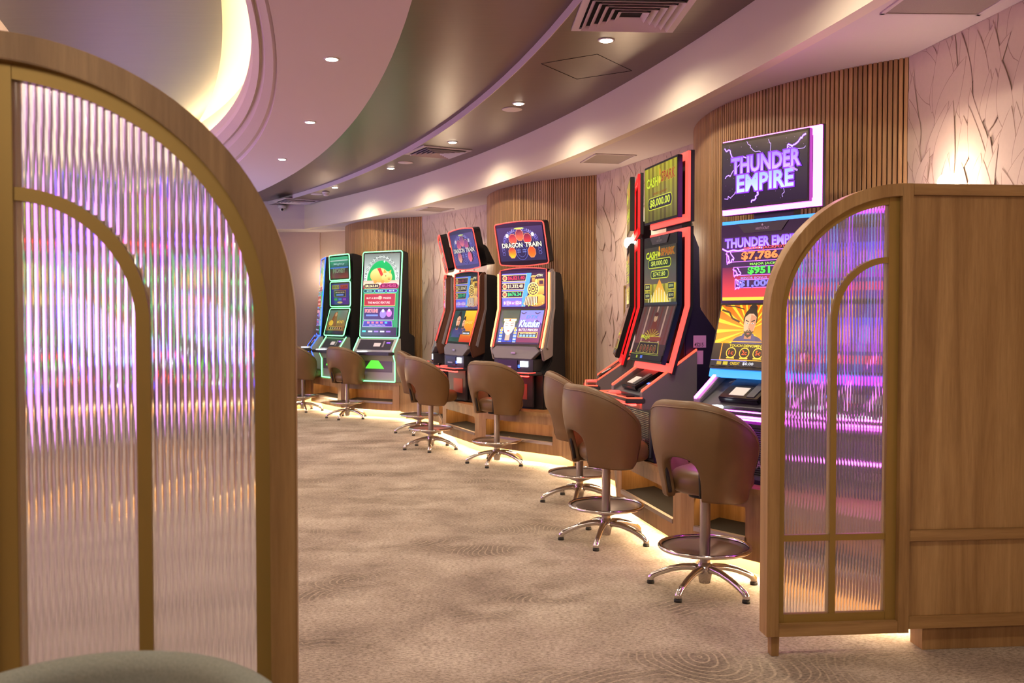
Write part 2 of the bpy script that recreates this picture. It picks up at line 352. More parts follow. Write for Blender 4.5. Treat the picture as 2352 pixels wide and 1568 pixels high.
# ---------------------------------------------------------------- picture pieces
_tx = {}
def text_mesh(s, off=0.0):
    k = (s, off)
    if k not in _tx:
        c = bpy.data.curves.new('t', 'FONT'); c.body = s; c.size = 1; c.offset = off; c.resolution_u = 2; c.align_x = 'LEFT'
        o = bpy.data.objects.new('t', c); COL.objects.link(o)
        bpy.context.view_layer.update()
        dg = bpy.context.evaluated_depsgraph_get()
        me = bpy.data.meshes.new_from_object(o.evaluated_get(dg))
        V = [(v.co.x, v.co.y) for v in me.vertices]; Fc = [tuple(p.vertices) for p in me.polygons]
        bpy.data.objects.remove(o); bpy.data.curves.remove(c); bpy.data.meshes.remove(me)
        _tx[k] = (V, Fc)
    return _tx[k]
class Art:
    """flat coloured pieces on a W x H panel, origin at the lower left corner"""
    def __init__(s, W, H, bg): s.W = W; s.H = H; s.v = []; s.f = []; s.c = []; s.l = 0; s.poly([(0, 0), (W, 0), (W, H), (0, H)], bg)
    def poly(s, P, col, cols=None):
        cc = [tuple(q) for q in cols] if cols else [tuple(col)] * len(P)
        Q = [(x, y) + c for (x, y), c in zip(P, cc)]
        for ax, lim, sg in ((0, 0.0, 1), (0, s.W, -1), (1, 0.0, 1), (1, s.H, -1)):
            if all(sg * (q[ax] - lim) >= -1e-9 for q in Q): continue
            R = []
            for k in range(len(Q)):
                a, b = Q[k - 1], Q[k]; da, db = sg * (a[ax] - lim), sg * (b[ax] - lim)
                if (da >= 0) != (db >= 0): t = da / (da - db); R.append(tuple(a[j] + (b[j] - a[j]) * t for j in range(5)))
                if db >= 0: R.append(b)
            Q = R
            if len(Q) < 3: s.l += 1; return s
        P = [q[:2] for q in Q]; cols = [q[2:] for q in Q]
        i = len(s.v); w = s.l * 0.00012; s.l += 1
        s.v += [(x, y, w) for x, y in P]; s.f.append(tuple(range(i, i + len(P))))
        s.c.append([rgb(*q) for q in cols] if cols else [rgb(*col)] * len(P)); return s
    def rect(s, x, y, w, h, col, top=None):
        P = [(x, y), (x + w, y), (x + w, y + h), (x, y + h)]
        return s.poly(P, col, [col, col, top, top] if top else None)
    def ell(s, x, y, rx, ry, col, n=18, a0=0, a1=360, top=None):
        P = [(x + rx * math.cos(rad(a0 + (a1 - a0) * k / n)), y + ry * math.sin(rad(a0 + (a1 - a0) * k / n))) for k in range(n + (0 if a1 - a0 >= 360 else 1))]
        cols = None
        if top: cols = [tuple(col[j] + (top[j] - col[j]) * ((p[1] - (y - ry)) / (2 * ry)) for j in range(3)) for p in P]
        return s.poly(P, col, cols)
    def ring(s, x, y, rx, ry, t, col, a0=0, a1=360, n=28):
        for k in range(n):
            A = rad(a0 + (a1 - a0) * k / n); B = rad(a0 + (a1 - a0) * (k + 1) / n)
            s.poly([(x + rx * math.cos(A), y + ry * math.sin(A)), (x + rx * math.cos(B), y + ry * math.sin(B)), (x + (rx - t) * math.cos(B), y + (ry - t) * math.sin(B)), (x + (rx - t) * math.cos(A), y + (ry - t) * math.sin(A))], col); s.l -= 1
        s.l += 1; return s
    def line(s, P, t, col):
        for a, b in zip(P[:-1], P[1:]):
            dx, dy = b[0] - a[0], b[1] - a[1]; L = math.hypot(dx, dy) or 1e-6; nx, ny = -dy / L * t / 2, dx / L * t / 2
            s.poly([(a[0] + nx, a[1] + ny), (b[0] + nx, b[1] + ny), (b[0] - nx, b[1] - ny), (a[0] - nx, a[1] - ny)], col); s.l -= 1
        s.l += 1; return s
    def bolt(s, P, t, glow, core, rnd=0.012):
        Q = []
        for a, b in zip(P[:-1], P[1:]):
            for k in range(4): Q.append((a[0] + (b[0] - a[0]) * k / 4 + random.uniform(-rnd, rnd), a[1] + (b[1] - a[1]) * k / 4 + random.uniform(-rnd, rnd)))
        Q.append(P[-1]); s.line(Q, t * 2.6, glow); s.line(Q, t, core); return s
    def text(s, str_, cx, cy, w, h, col, out=None, outw=0.05, top=None, slant=0.0, bold=0.012):
        for off, c in ([(outw, out)] if out else []) + [(bold, col)]:
            V, Fc = text_mesh(str_, off)
            if not V: return s
            V0, _ = text_mesh(str_, 0.0)
            x0 = min(v[0] for v in V0); x1 = max(v[0] for v in V0); y0 = min(v[1] for v in V0); y1 = max(v[1] for v in V0)
            kx = w / max(x1 - x0, 1e-6); ky = h / max(y1 - y0, 1e-6); mx = (x0 + x1) / 2; my = (y0 + y1) / 2
            i = len(s.v); wz = s.l * 0.00012; s.l += 1
            s.v += [(cx + (v[0] - mx) * kx + (v[1] - my) * ky * slant, cy + (v[1] - my) * ky, wz) for v in V]
            for f in Fc:
                s.f.append(tuple(i + k for k in f))
                if top and c is col:
                    s.c.append([rgb(*[c[j] + (top[j] - c[j]) * max(0, min(1, (V[k][1] - y0) / (y1 - y0))) for j in range(3)]) for k in f])
                else: s.c.append([rgb(*c)] * len(f))
        return s
    def build(s, name, F, parent, dim=1.0):
        # F maps (u, v) with the origin at the lower left corner of the panel
        me = bpy.data.meshes.new(name); me.from_pydata([tuple(F.p(x, y, w + 0.0008)) for x, y, w in s.v], [], s.f)
        ca = me.color_attributes.new('Col', 'FLOAT_COLOR', 'CORNER'); k = 0; buf = []
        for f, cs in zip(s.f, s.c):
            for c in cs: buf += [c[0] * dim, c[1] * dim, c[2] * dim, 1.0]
        ca.data.foreach_set('color', buf)
        me.materials.append(M['screen'])
        o = bpy.data.objects.new(name, me); COL.objects.link(o); o.parent = parent
        return o

# ================================================================= the room
HS, HU, HM, HR = 2.99, 3.40, 3.46, 3.38
C_FASCIA = (-22.54, 0.05, 24.63); C_STEP = (-24.24, 0.54, 25.17); C_RING = (-28.1, -0.25, 28.1)
C_CORN = (-24.58, 1.22, 23.53); C_LIP = (-16.66, 2.55, 15.34); YE = 15.75
def cx(c, y, off=0.0):
    r = c[2] + off; return c[0] + math.sqrt(max(0.01, r * r - (y - c[1]) ** 2))
def arc(c, y0, y1, n=48, off=0.0): return [(cx(c, y0 + (y1 - y0) * k / n, off), y0 + (y1 - y0) * k / n) for k in range(n + 1)]
def fx(y): return cx(C_FASCIA, y)
Y0 = -4.0
def strip(A, B, za, zb, name, m, flip=False, label=None, smooth=True):
    mb = MB(); mb.grid([[(a[0], a[1], za) for a in A], [(b[0], b[1], zb) for b in B]], smooth=smooth, flip=flip)
    me = mb.mesh(name, m); o = bpy.data.objects.new(name, me); COL.objects.link(o); return struct(o, label)
def slab(A, B, z, h, name, m, label=None):
    # flat ceiling band between two plan curves with real thickness h above z
    mb = MB(); n = len(A)
    mb.grid([[(a[0], a[1], z) for a in A], [(b[0], b[1], z) for b in B], [(b[0], b[1], z + h) for b in B], [(a[0], a[1], z + h) for a in A]], close_v=True, smooth=False)
    mb.face([(A[0][0], A[0][1], z), (A[0][0], A[0][1], z + h), (B[0][0], B[0][1], z + h), (B[0][0], B[0][1], z)])
    mb.face([(A[-1][0], A[-1][1], z), (B[-1][0], B[-1][1], z), (B[-1][0], B[-1][1], z + h), (A[-1][0], A[-1][1], z + h)])
    return struct(mb.build(name, m), label)
struct(MB().box(-9.2, 6, Y0, 17, -0.1, 0).build('floor', 'carpet'), 'taupe carpet with darker patches of fine arcs')
A = arc(C_FASCIA, Y0, YE)
slab(arc(C_FASCIA, Y0, YE, off=0.08), [(6, a[1]) for a in A], HS, 0.1, 'ceiling', 'plaster', 'low pale soffit above the machines')
struct(MB().box(-9.2, 6, YE + 0.081, 17, HS, HS + 0.1).build('ceiling', 'plaster'), 'low pale soffit along the far wall')
slab(A, arc(C_FASCIA, Y0, YE, off=0.08), HS, HU - HS + 0.1, 'ceiling', 'plaster_warm', 'curved pale fascia washed by downlights')
struct(MB().box(-9.2, fx(YE) + 0.08, YE, YE + 0.08, HS, HU + 0.1).build('ceiling', 'plaster'), 'flat fascia at the far end')
slab(arc(C_STEP, Y0, YE), arc(C_FASCIA, Y0, YE), HU, 0.16, 'ceiling', 'metal_paper', 'brown metallic ceiling band with downlights')
stp = slab(arc(C_STEP, Y0, YE, off=-0.006), arc(C_STEP, Y0, YE), HU - 0.001, 0.1, 'trim_1', 'plaster', 'thin pale curved step between the two metallic ceilings')
slab(arc(C_RING, Y0, YE), arc(C_STEP, Y0, YE), HM, 0.1, 'ceiling', 'metal_paper', 'brown metallic ceiling beside the pale ring')
slab(arc(C_CORN, Y0, YE), arc(C_RING, Y0, YE), HR, 0.2, 'ceiling', 'plaster', 'pale curved ceiling ring with three downlights')
# moulded cornice between the ring and the lit recess
prof = [(0.0, HR), (0.06, HR), (0.06, HR + .022), (0.09, HR + .03), (0.2, HR + .008), (0.5, HR + .02), (0.62, HR + .045), (0.62, HR + .052), (0.68, HR + .052), (0.72, HR + .02), (0.95, HR + .05), (1.0, HR + .075), (1.0, HR + .16), (0.0, HR + .2)]
ys = [Y0 + (YE - Y0) * k / 80 for k in range(81)]
def lipx(y): return min(cx(C_LIP, y), cx(C_CORN, y) - 0.16)
mb = MB(); rows = [[(cx(C_CORN, y) + (lipx(y) - cx(C_CORN, y)) * t, y, z) for y in ys] for t, z in prof]
mb.grid(rows, close_v=True, smooth=False)
struct(mb.build('trim_2', 'plaster'), 'stepped plaster cornice round the lit recess')
YS = [(lipx(y), y) for y in ys]; YL = [(max(-9.2, lipx(y) - 2.35 - 0.02 * abs(y - 5) ** 1.3), y) for y in ys]
slab([(-9.2, y) for y in ys], YL, HR, 0.2, 'ceiling', 'plaster', 'pale ceiling left of the lit recess')
ZD = 3.82
struct(MB().box(-9.2, 3, Y0, YE, ZD, ZD + 0.1).build('ceiling', 'plaster_warm'), 'glowing plaster soffit inside the recess')
# side walls of the recess standing on the cornice
slab([(x + 0.16, y) for x, y in YS], [(x + 0.2, y) for x, y in YS], HR + 0.1, ZD - HR - 0.1, 'ceiling', 'plaster_warm', 'right wall of the lit recess')
slab([(x - 0.2, y) for x, y in YL], [(x - 0.16, y) for x, y in YL], HR + 0.2, ZD - HR - 0.2, 'ceiling', 'plaster_warm', 'left wall of the lit recess')
C_DISC = (-27.16, -0.49, 26.06)
dr = [(cx(C_DISC, y), y) for y in ys]; dl_ = [(cx(C_DISC, y) - 1.72, y) for y in ys]
slab(dl_, dr, ZD - 0.03, 0.029, 'ceiling', 'disc_paper', 'metallic panel in the middle of the recess')
led_r = MB(); led_r.grid([[(x + 0.06, y, HR + 0.17) for x, y in YS], [(x + 0.09, y, HR + 0.17) for x, y in YS], [(x + 0.09, y, HR + 0.18) for x, y in YS], [(x + 0.06, y, HR + 0.18) for x, y in YS]], close_v=True)
struct(led_r.build('trim_3', 'led_cove'), 'warm light strip hidden on the cornice')
led_l = MB(); led_l.grid([[(x - 0.09, y, HR + 0.21) for x, y in YL], [(x - 0.06, y, HR + 0.21) for x, y in YL], [(x - 0.06, y, HR + 0.22) for x, y in YL], [(x - 0.09, y, HR + 0.22) for x, y in YL]], close_v=True)
struct(led_l.build('trim_3', 'led_cove'), 'warm light strip on the far side of the recess')

# outer walls
struct(MB().box(-9.3, -9.2, Y0, 17, 0, 4).build('wall_left', 'paper_plain'), 'mauve wall at the far left of the hall')
struct(MB().box(-9.3, 6, Y0 - 0.1, Y0, 0, 4).build('wall_near', 'paper_plain'), 'mauve wall behind the viewer')
struct(MB().box(-9.2, -3.43, 16.35, 16.5, 0, HS).build('wall_far', 'paper_plain'), 'plain mauve wallpaper at the far end')
def wallseg(P, Q, name, m, lab):
    P = Vector(P); Q = Vector(Q); d = (Q - P).normalized(); n = Vector((d.y, -d.x))
    if n.x < 0: n = -n
    mb = MB(); mb.extrude([(P.x, P.y, 0), (Q.x, Q.y, 0), (Q.x + n.x * .1, Q.y + n.y * .1, 0), (P.x + n.x * .1, P.y + n.y * .1, 0)], (0, 0, HS))
    return struct(mb.build(name, m), lab), P, Q, -n
def leaves(wall, P, Q, n, count, seed):
    rn = random.Random(seed); d = (Q - P).normalized(); L = (Q - P).length
    fr = Frame((P.x, P.y, 0), (d.x, d.y, 0), (0, 0, 1)); sg = 1 if fr.W.x * n.x + fr.W.y * n.y > 0 else -1
    me_v = []; me_f = []; me_m = []
    items = []
    for k in range(count):
        u = rn.uniform(0.03, L - 0.03); z = rn.uniform(0.9, HS - 0.05)
        ln = rn.uniform(0.25, 0.55); w = ln * rn.uniform(0.10, 0.2); a = rad(rn.gauss(0, 16)); cv = rn.uniform(-0.12, 0.12)
        items.append((z, u, ln, w, a, cv))
    items.sort(key=lambda q: -q[0])
    lay = 0
    for z, u, ln, w, a, cv in items:
        for gr, mi in ((0.0032, 1), (0.0, 0)):
            lay += 1; off = (0.0006 + (lay % 240) * 0.00004) * sg
            pts = []
            for side in (1, -1):
                rng = range(0, 11) if side == 1 else range(9, 0, -1)
                for t in rng:
                    t = t / 10.0; hw = (w * math.sin(PI * t ** 0.75) ** 0.9 if 0 < t < 1 else 0) + gr
                    x = side * hw + cv * ln * math.sin(PI * t); y = t * (ln + gr * 3) - gr * 1.5
                    pu = u + x * math.cos(a) + y * math.sin(a); pz = z + y * math.cos(a) - x * math.sin(a)
                    pts.append((max(0.004, min(L - 0.004, pu)), max(0.02, min(HS - 0.004, pz))))
            i = len(me_v); me_v += [tuple(fr.p(x, y, off)) for x, y in pts]; me_f.append(tuple(range(i, i + len(pts)))); me_m.append(mi)
    me = bpy.data.meshes.new('leaf_relief'); me.from_pydata(me_v, [], me_f); me.materials.append(M['paper']); me.materials.append(M['paper_line'])
    me.polygons.foreach_set('material_index', me_m)
    o = bpy.data.objects.new('leaf_relief', me); COL.objects.link(o); o.parent = wall; o['kind'] = 'stuff'
CENT = {'D': ((3.60, 7.04), 16.8, 36.0), 'C': ((1.85, 11.68), 28.0, 36.0), 'B': ((-0.68, 15.85), 39.0, 33.0)}
RC = 2.17
def colp(k, a, r=RC): (c, ax, h) = CENT[k]; return (c[0] - r * math.cos(rad(a)), c[1] - r * math.sin(rad(a)))
w, P, Q, n = wallseg(colp('D', 52.8), (2.52, 3.6), 'wall_right', 'paper', 'leaf-patterned wallpaper nearest the viewer'); leaves(w, P, Q, n, 190, 3)
wn_ = struct(MB().box(2.50, 2.6, Y0, 3.62, 0, HS).build('wall_right', 'paper'), 'wallpaper beside the viewer'); leaves(wn_, Vector((2.499, 3.6, 0)), Vector((2.499, -1.0, 0)), Vector((-1, 0, 0)), 300, 9)
w, P, Q, n = wallseg(colp('C', 64), (1.86, 7.2), 'wall_right', 'paper', 'leaf-patterned wallpaper between the first two slatted bays'); leaves(w, P, Q, n, 260, 4)
w, P, Q, n = wallseg(colp('B', 72), (0.15, 11.55), 'wall_right', 'paper', 'leaf-patterned wallpaper between the two farther slatted bays'); leaves(w, P, Q, n, 220, 5)
wallseg((-3.46, 16.40), (-2.55, 15.85), 'wall_right', 'paper', 'patterned wallpaper left of the farthest slatted bay')
slat_me = MB().box(-0.0108, 0.0108, 0.0, 0.016, 0, HS).mesh('slat', 'slat', bevel=0.002, seg=1)
for num, (k, dsc) in enumerate((('D', 'curved oak-slatted wall bay nearest the viewer'), ('C', 'curved oak-slatted wall bay in the middle'), ('B', 'curved oak-slatted wall bay farthest away'))):
    (c, ax, h) = CENT[k]; a1 = ax + h; a0 = a1 - 76.5; n = 40
    rows = [[colp(k, a0 + (a1 - a0) * j / n, RC - 0.017) + (0,) for j in range(n + 1)]]
    mb = MB(); inn = [colp(k, a0 + (a1 - a0) * j / n, RC - 0.017) for j in range(n + 1)]; ou = [colp(k, a0 + (a1 - a0) * j / n, RC - 0.08) for j in range(n + 1)]
    mb.grid([[(x, y, 0) for x, y in inn], [(x, y, HS) for x, y in inn], [(x, y, HS) for x, y in ou], [(x, y, 0) for x, y in ou]], close_v=True)
    bay = struct(mb.build('wall_right', 'slat_back'), dsc)
    cnt = 98
    for j in range(cnt):
        a = a0 + (a1 - a0) * (j + 0.5) / cnt; x, y = colp(k, a, RC - 0.016)
        s = bpy.data.objects.new('slat', slat_me); COL.objects.link(s); s.parent = bay
        s.location = (x, y, 0); s.rotation_euler = (0, 0, rad(a) + PI / 2)

# ---------------------------------------------------------------- ceiling fittings
dl_ring = MB(); dl_ring.lathe([(0.058, 0.0), (0.058, -0.004), (0.046, -0.006), (0.043, 0.0), (0.040, 0.02), (0.058, 0.0)], 20)
dl_lamp = MB(); dl_lamp.lathe([(0.0001, 0.004), (0.041, 0.004), (0.041, 0.012), (0.0001, 0.012)], 16)
me_r = dl_ring.mesh('bezel', 'white'); me_l = dl_lamp.mesh('lamp', 'dl')
def downlight(x, y, z, lab, power, grp):
    t = thing('downlight', lab, 'downlight', (x, y, z - 0.001), 0, grp)
    for nm, me in (('bezel', me_r), ('lamp', me_l)):
        o = bpy.data.objects.new(nm, me); COL.objects.link(o); o.parent = t
    if nm == 'lamp': o.location = (0, 0, -0.012)
    d = bpy.data.lights.new('downlight_beam', 'SPOT'); d.energy = power; d.color = WARM; d.spot_size = rad(160); d.spot_blend = 1.0; d.shadow_soft_size = 0.035
    l = bpy.data.objects.new('downlight_beam', d); COL.objects.link(l); l.location = (x, y, z - 0.03)
    return t
order = ['nearest', 'second nearest', 'middle', 'second farthest', 'farthest']
for (x, y), o_ in zip([(0.65, 6.36), (0.06, 8.24), (-0.65, 10.06), (-1.56, 11.83), (-2.62, 13.59)], order):
    downlight(x, y, HU, 'small round downlight in the brown ceiling band, ' + o_ + ' of its row', 105, 'downlights along the brown ceiling band')
for (x, y), o_ in zip([(-1.32, 6.75), (-1.96, 8.93), (-2.76, 11.03)], ['nearest', 'middle', 'farthest']):
    downlight(x, y, HR, 'small round downlight in the pale ceiling ring, ' + o_ + ' of three', 110, 'downlights in the pale ceiling ring')
for x, y, lab in [(1.05, 4.3, 'small round downlight in the brown band, above the arched screen on the right'), (1.25, 2.2, 'small round downlight in the brown band, directly right of the viewer')]:
    downlight(x, y, HU, lab, 105, 'downlights along the brown ceiling band')
for x, y, lab in [(-0.85, 4.5, 'small round downlight in the pale ring, just before the three visible ones'), (-0.55, 2.2, 'small round downlight in the pale ring, directly above the viewer'),
                  (-5.2, 5.0, 'small round downlight left of the lit recess, above the left arched screen'), (-5.4, 8.0, 'small round downlight left of the lit recess, above the violet-haloed machine'),
                  (-7.1, 11.0, 'small round downlight far left, before the green-edged group behind the glass'), (-7.6, 13.2, 'small round downlight far left, above the blue-edged machine behind the glass')]:
    downlight(x, y, HR, lab, 90, 'downlights in the pale ceiling out of sight')

def diffuser(x, y, z, size, rz, lab):
    t = thing('air_diffuser', lab, 'air vent', (x, y, z), rz, 'square louvred air diffusers')
    h = size / 2; fr = MB()
    def sq(mb, a, b, z0, z1):   # square ring a..b
        for r in range(4):
            c, s_ = math.cos(r * PI / 2), math.sin(r * PI / 2)
            P = [(-b, -b), (b, -b), (a, -a), (-a, -a)]
            Q0 = [(p[0] * c - p[1] * s_, p[0] * s_ + p[1] * c) for p in P]
            mb.quadbox([(Q0[0][0], Q0[0][1], z0[1]), (Q0[1][0], Q0[1][1], z0[1]), (Q0[2][0], Q0[2][1], z0[0]), (Q0[3][0], Q0[3][1], z0[0]),
                        (Q0[0][0], Q0[0][1], z1[1]), (Q0[1][0], Q0[1][1], z1[1]), (Q0[2][0], Q0[2][1], z1[0]), (Q0[3][0], Q0[3][1], z1[0])])
    sq(fr, h - 0.045, h, (-0.012, -0.012), (-0.001, -0.001)); fr.build('frame', 'vent', t)
    MB().box(-h + .045, h - .045, -h + .045, h - .045, -0.0015, -0.0005).build('shaft', 'vent_dark', t)
    for k in range(5):
        a = h - 0.055 - k * 0.047
        m = MB(); sq(m, a - 0.03, a, (-0.006, -0.03), (-0.003, -0.027)); m.build('louvre', 'vent', t)
    return t
diffuser(0.75, 5.80, HU, 0.68, rad(3), 'large square louvred air diffuser at the top edge, tinted pink')
diffuser(-0.86, 10.65, HU, 0.60, rad(28), 'square louvred air diffuser beside the middle downlight')
diffuser(-3.58, 15.2, HU, 0.60, rad(33), 'square louvred air diffuser at the far end above the camera dome')
def grille(x, y, w, l, rz, lab):
    t = thing('return_grille', lab, 'air vent', (x, y, HS), rz, 'flat return grilles in the low soffit')
    f = MB()
    for a, b, c, d in ((-w, w, -l, -l + .02), (-w, w, l - .02, l), (-w, -w + .02, -l, l), (w - .02, w, -l, l)): f.box(a, b, c, d, -0.008, -0.0005)
    f.build('frame', 'vent', t); MB().box(-w + .02, w - .02, -l + .02, l - .02, -0.004, -0.0005).build('grille_panel', 'vent_panel', t)
grille(2.07, 4.34, 0.25, 0.22, rad(2), 'large perforated return grille above the leaf wallpaper, nearest the viewer')
grille(0.91, 8.72, 0.20, 0.25, rad(12), 'rectangular return grille above the red-lit machine')
grille(-1.08, 12.86, 0.20, 0.22, rad(28), 'small return grille above the farther slatted bays')
def speaker(x, y, lab):
    t = thing('ceiling_speaker', lab, 'speaker', (x, y, HU), 0, 'round flush ceiling speakers')
    MB().lathe([(0.0001, -0.006), (0.085, -0.006), (0.094, -0.003), (0.094, -0.0005), (0.0001, -0.0005)], 28).build('grille_cover', 'plaster', t)
speaker(0.0, 8.48, 'round flush speaker cover beside the second downlight')
speaker(-1.32, 11.40, 'round flush speaker cover near the fourth downlight')
speaker(-3.05, 14.35, 'round flush speaker cover beside the smoke detector')
t = thing('smoke_detector', 'round smoke detector hanging under the brown ceiling near the farthest downlight', 'smoke detector', (-2.85, 14.06, HU))
MB().lathe([(0.0001, -0.0005), (0.055, -0.0005), (0.06, -0.02), (0.052, -0.03), (0.0001, -0.03)], 20).build('mounting_base', 'white', t)
MB().lathe([(0.0001, -0.03), (0.044, -0.03), (0.044, -0.052), (0.03, -0.066), (0.0001, -0.068)], 20).build('sensor_head', 'vent', t)
t = thing('security_camera', 'white dome security camera on the far fascia', 'security camera', (-3.93, YE, 3.36))
MB().lathe([(0.0001, 0.03), (0.07, 0.03), (0.07, -0.01), (0.055, -0.02), (0.0001, -0.02)], 18, (0, -0.07, 0)).build('housing', 'white', t)
MB().sphere((0, -0.075, -0.035), 0.045).build('ball', 'white', t)
MB().sphere((0.012, -0.106, -0.05), 0.022).build('lens', 'black', t)
# access panel lines
t = MB(); ap = [(0.22, 6.95), (0.62, 6.7), (0.93, 7.15), (0.52, 7.4)]
for a, b in zip(ap, ap[1:] + ap[:1]): t.tube([(a[0], a[1], HU - 0.0005), (b[0], b[1], HU - 0.0005)], 0.0022, 4)
tag(t.build('access_panel', 'vent_dark'), 'thin outline of an access panel in the brown ceiling band', 'access panel')

# ---------------------------------------------------------------- wall sconces and posters
def sconce(x, y, z, n, lab, R=0.10, r=0.05, power=9, tilt=0.0):
    n = Vector((n[0], n[1], 0)).normalized(); rz = math.atan2(n.y, n.x) - PI / 2   # local +y out of the wall
    t = thing('wall_sconce', lab, 'wall lamp', (x, y, z), rz, 'globe wall lamps on the wallpaper')
    pl = MB(); rows = []
    for rr, yy in ((0.0001, 0.012), (R * 0.6, 0.012), (R * 0.95, 0.022), (R, 0.03), (R, 0.02), (R * 0.6, 0.002), (0.0001, 0.002)):
        rows.append([(rr * math.cos(2 * PI * k / 28), yy, rr * 1.15 * math.sin(2 * PI * k / 28) - R * 0.55) for k in range(28)])
    pl.grid(rows, close_u=True); pl.build('wall_plate', 'plate', t)
    MB().tube([(0, 0.01, 0), (0, 0.07, 0)], 0.012, 10).build('stem', 'gold', t)
    MB().sphere((0, 0.10, 0.0), r, 20, 12).build('globe', 'lamp_white', t)
    d = bpy.data.lights.new('sconce_light', 'POINT'); d.energy = power; d.color = (1, .82, .58); d.shadow_soft_size = 0.05
    l = bpy.data.objects.new('sconce_light', d); COL.objects.link(l); l.location = Vector((x, y, z + 0.02)) + n * 0.17
    return t
def onwall(P, Q, px, extra=0.0):
    r = (px - 1176) / 2100.0; P = Vector(P); Q = Vector(Q); d = Q - P
    t = (r * P.y - P.x) / (d.x - r * d.y); return P + d * t
nD = Vector((-0.98, -0.18)); nC = Vector((-0.93, -0.36)); nB = Vector((-0.83, -0.55))
sconce(2.385, 4.83, 2.195, nD, 'glowing globe wall lamp peeking over the oak cabinet', R=0.11, r=0.055, power=7)
p = onwall(colp('C', 64), (1.86, 7.2), 1468); sconce(p.x, p.y, 2.20, nC, 'glowing globe wall lamp behind the red-lit machine', R=0.16, r=0.06, power=11)
p = onwall(colp('B', 72), (0.15, 11.55), 1046); sconce(p.x, p.y, 2.20, nB, 'glowing globe wall lamp left of the tilted train machines', R=0.16, r=0.06, power=11)
p = Vector((-3.20, 16.22)); sconce(p.x, p.y, 2.20, (-0.5, -0.86), 'glowing globe wall lamp behind the farthest blue-edged machine', R=0.15, r=0.06, power=11)
def poster(x, y, z0, z1, w, n, lab, mt, text=None, fr='gold'):
    n = Vector(n).normalized(); rz = math.atan2(n.y, n.x) - PI / 2
    t = thing('framed_notice', lab, 'poster', (x, y, z0), rz); h = z1 - z0
    f = MB()
    for a, b, c, d in ((-w, w, 0, .02), (-w, w, h - .02, h), (-w, -w + .02, 0, h), (w - .02, w, 0, h)): f.box(a, b, 0.002, 0.022, c, d)
    f.build('frame', fr, t)
    MB().box(-w + .02, w - .02, 0.004, 0.012, 0.02, h - .02).build('sheet', mt, t)
    if mt == 'teal':
        MB().box(-w + .03, w - .03, 0.012, 0.014, 0.03, h * 0.45).build('white_text_block', 'white', t)
        for k, s_ in enumerate(('Gamble', 'better', 'in a')):
            V, Fc = text_mesh(s_, 0.01); me = bpy.data.meshes.new('lettering')
            me.from_pydata([(w - 0.06 - v[0] * 0.09, 0.0145, h * (0.85 - 0.13 * k) + v[1] * 0.09) for v in V], [], Fc); me.materials.append(M['white'])
            o = bpy.data.objects.new('lettering', me); COL.objects.link(o); o.parent = t
p = onwall(colp('B', 72), (0.15, 11.55), 1047); poster(p.x, p.y, 1.06, 1.80, 0.27, nB, 'teal framed notice with white lettering behind the left train machine', 'teal')
p = onwall(colp('C', 64), (1.86, 7.2), 1467); poster(p.x, p.y, 0.9, 1.80, 0.27, nC, 'pale framed notice behind the red-lit machine', 'plaster')
poster(-3.28, 16.27, 1.1, 1.8, 0.22, (-0.5, -0.86), 'dark red framed notice behind the blue-edged machine', 'leather_red', fr='leather_red')

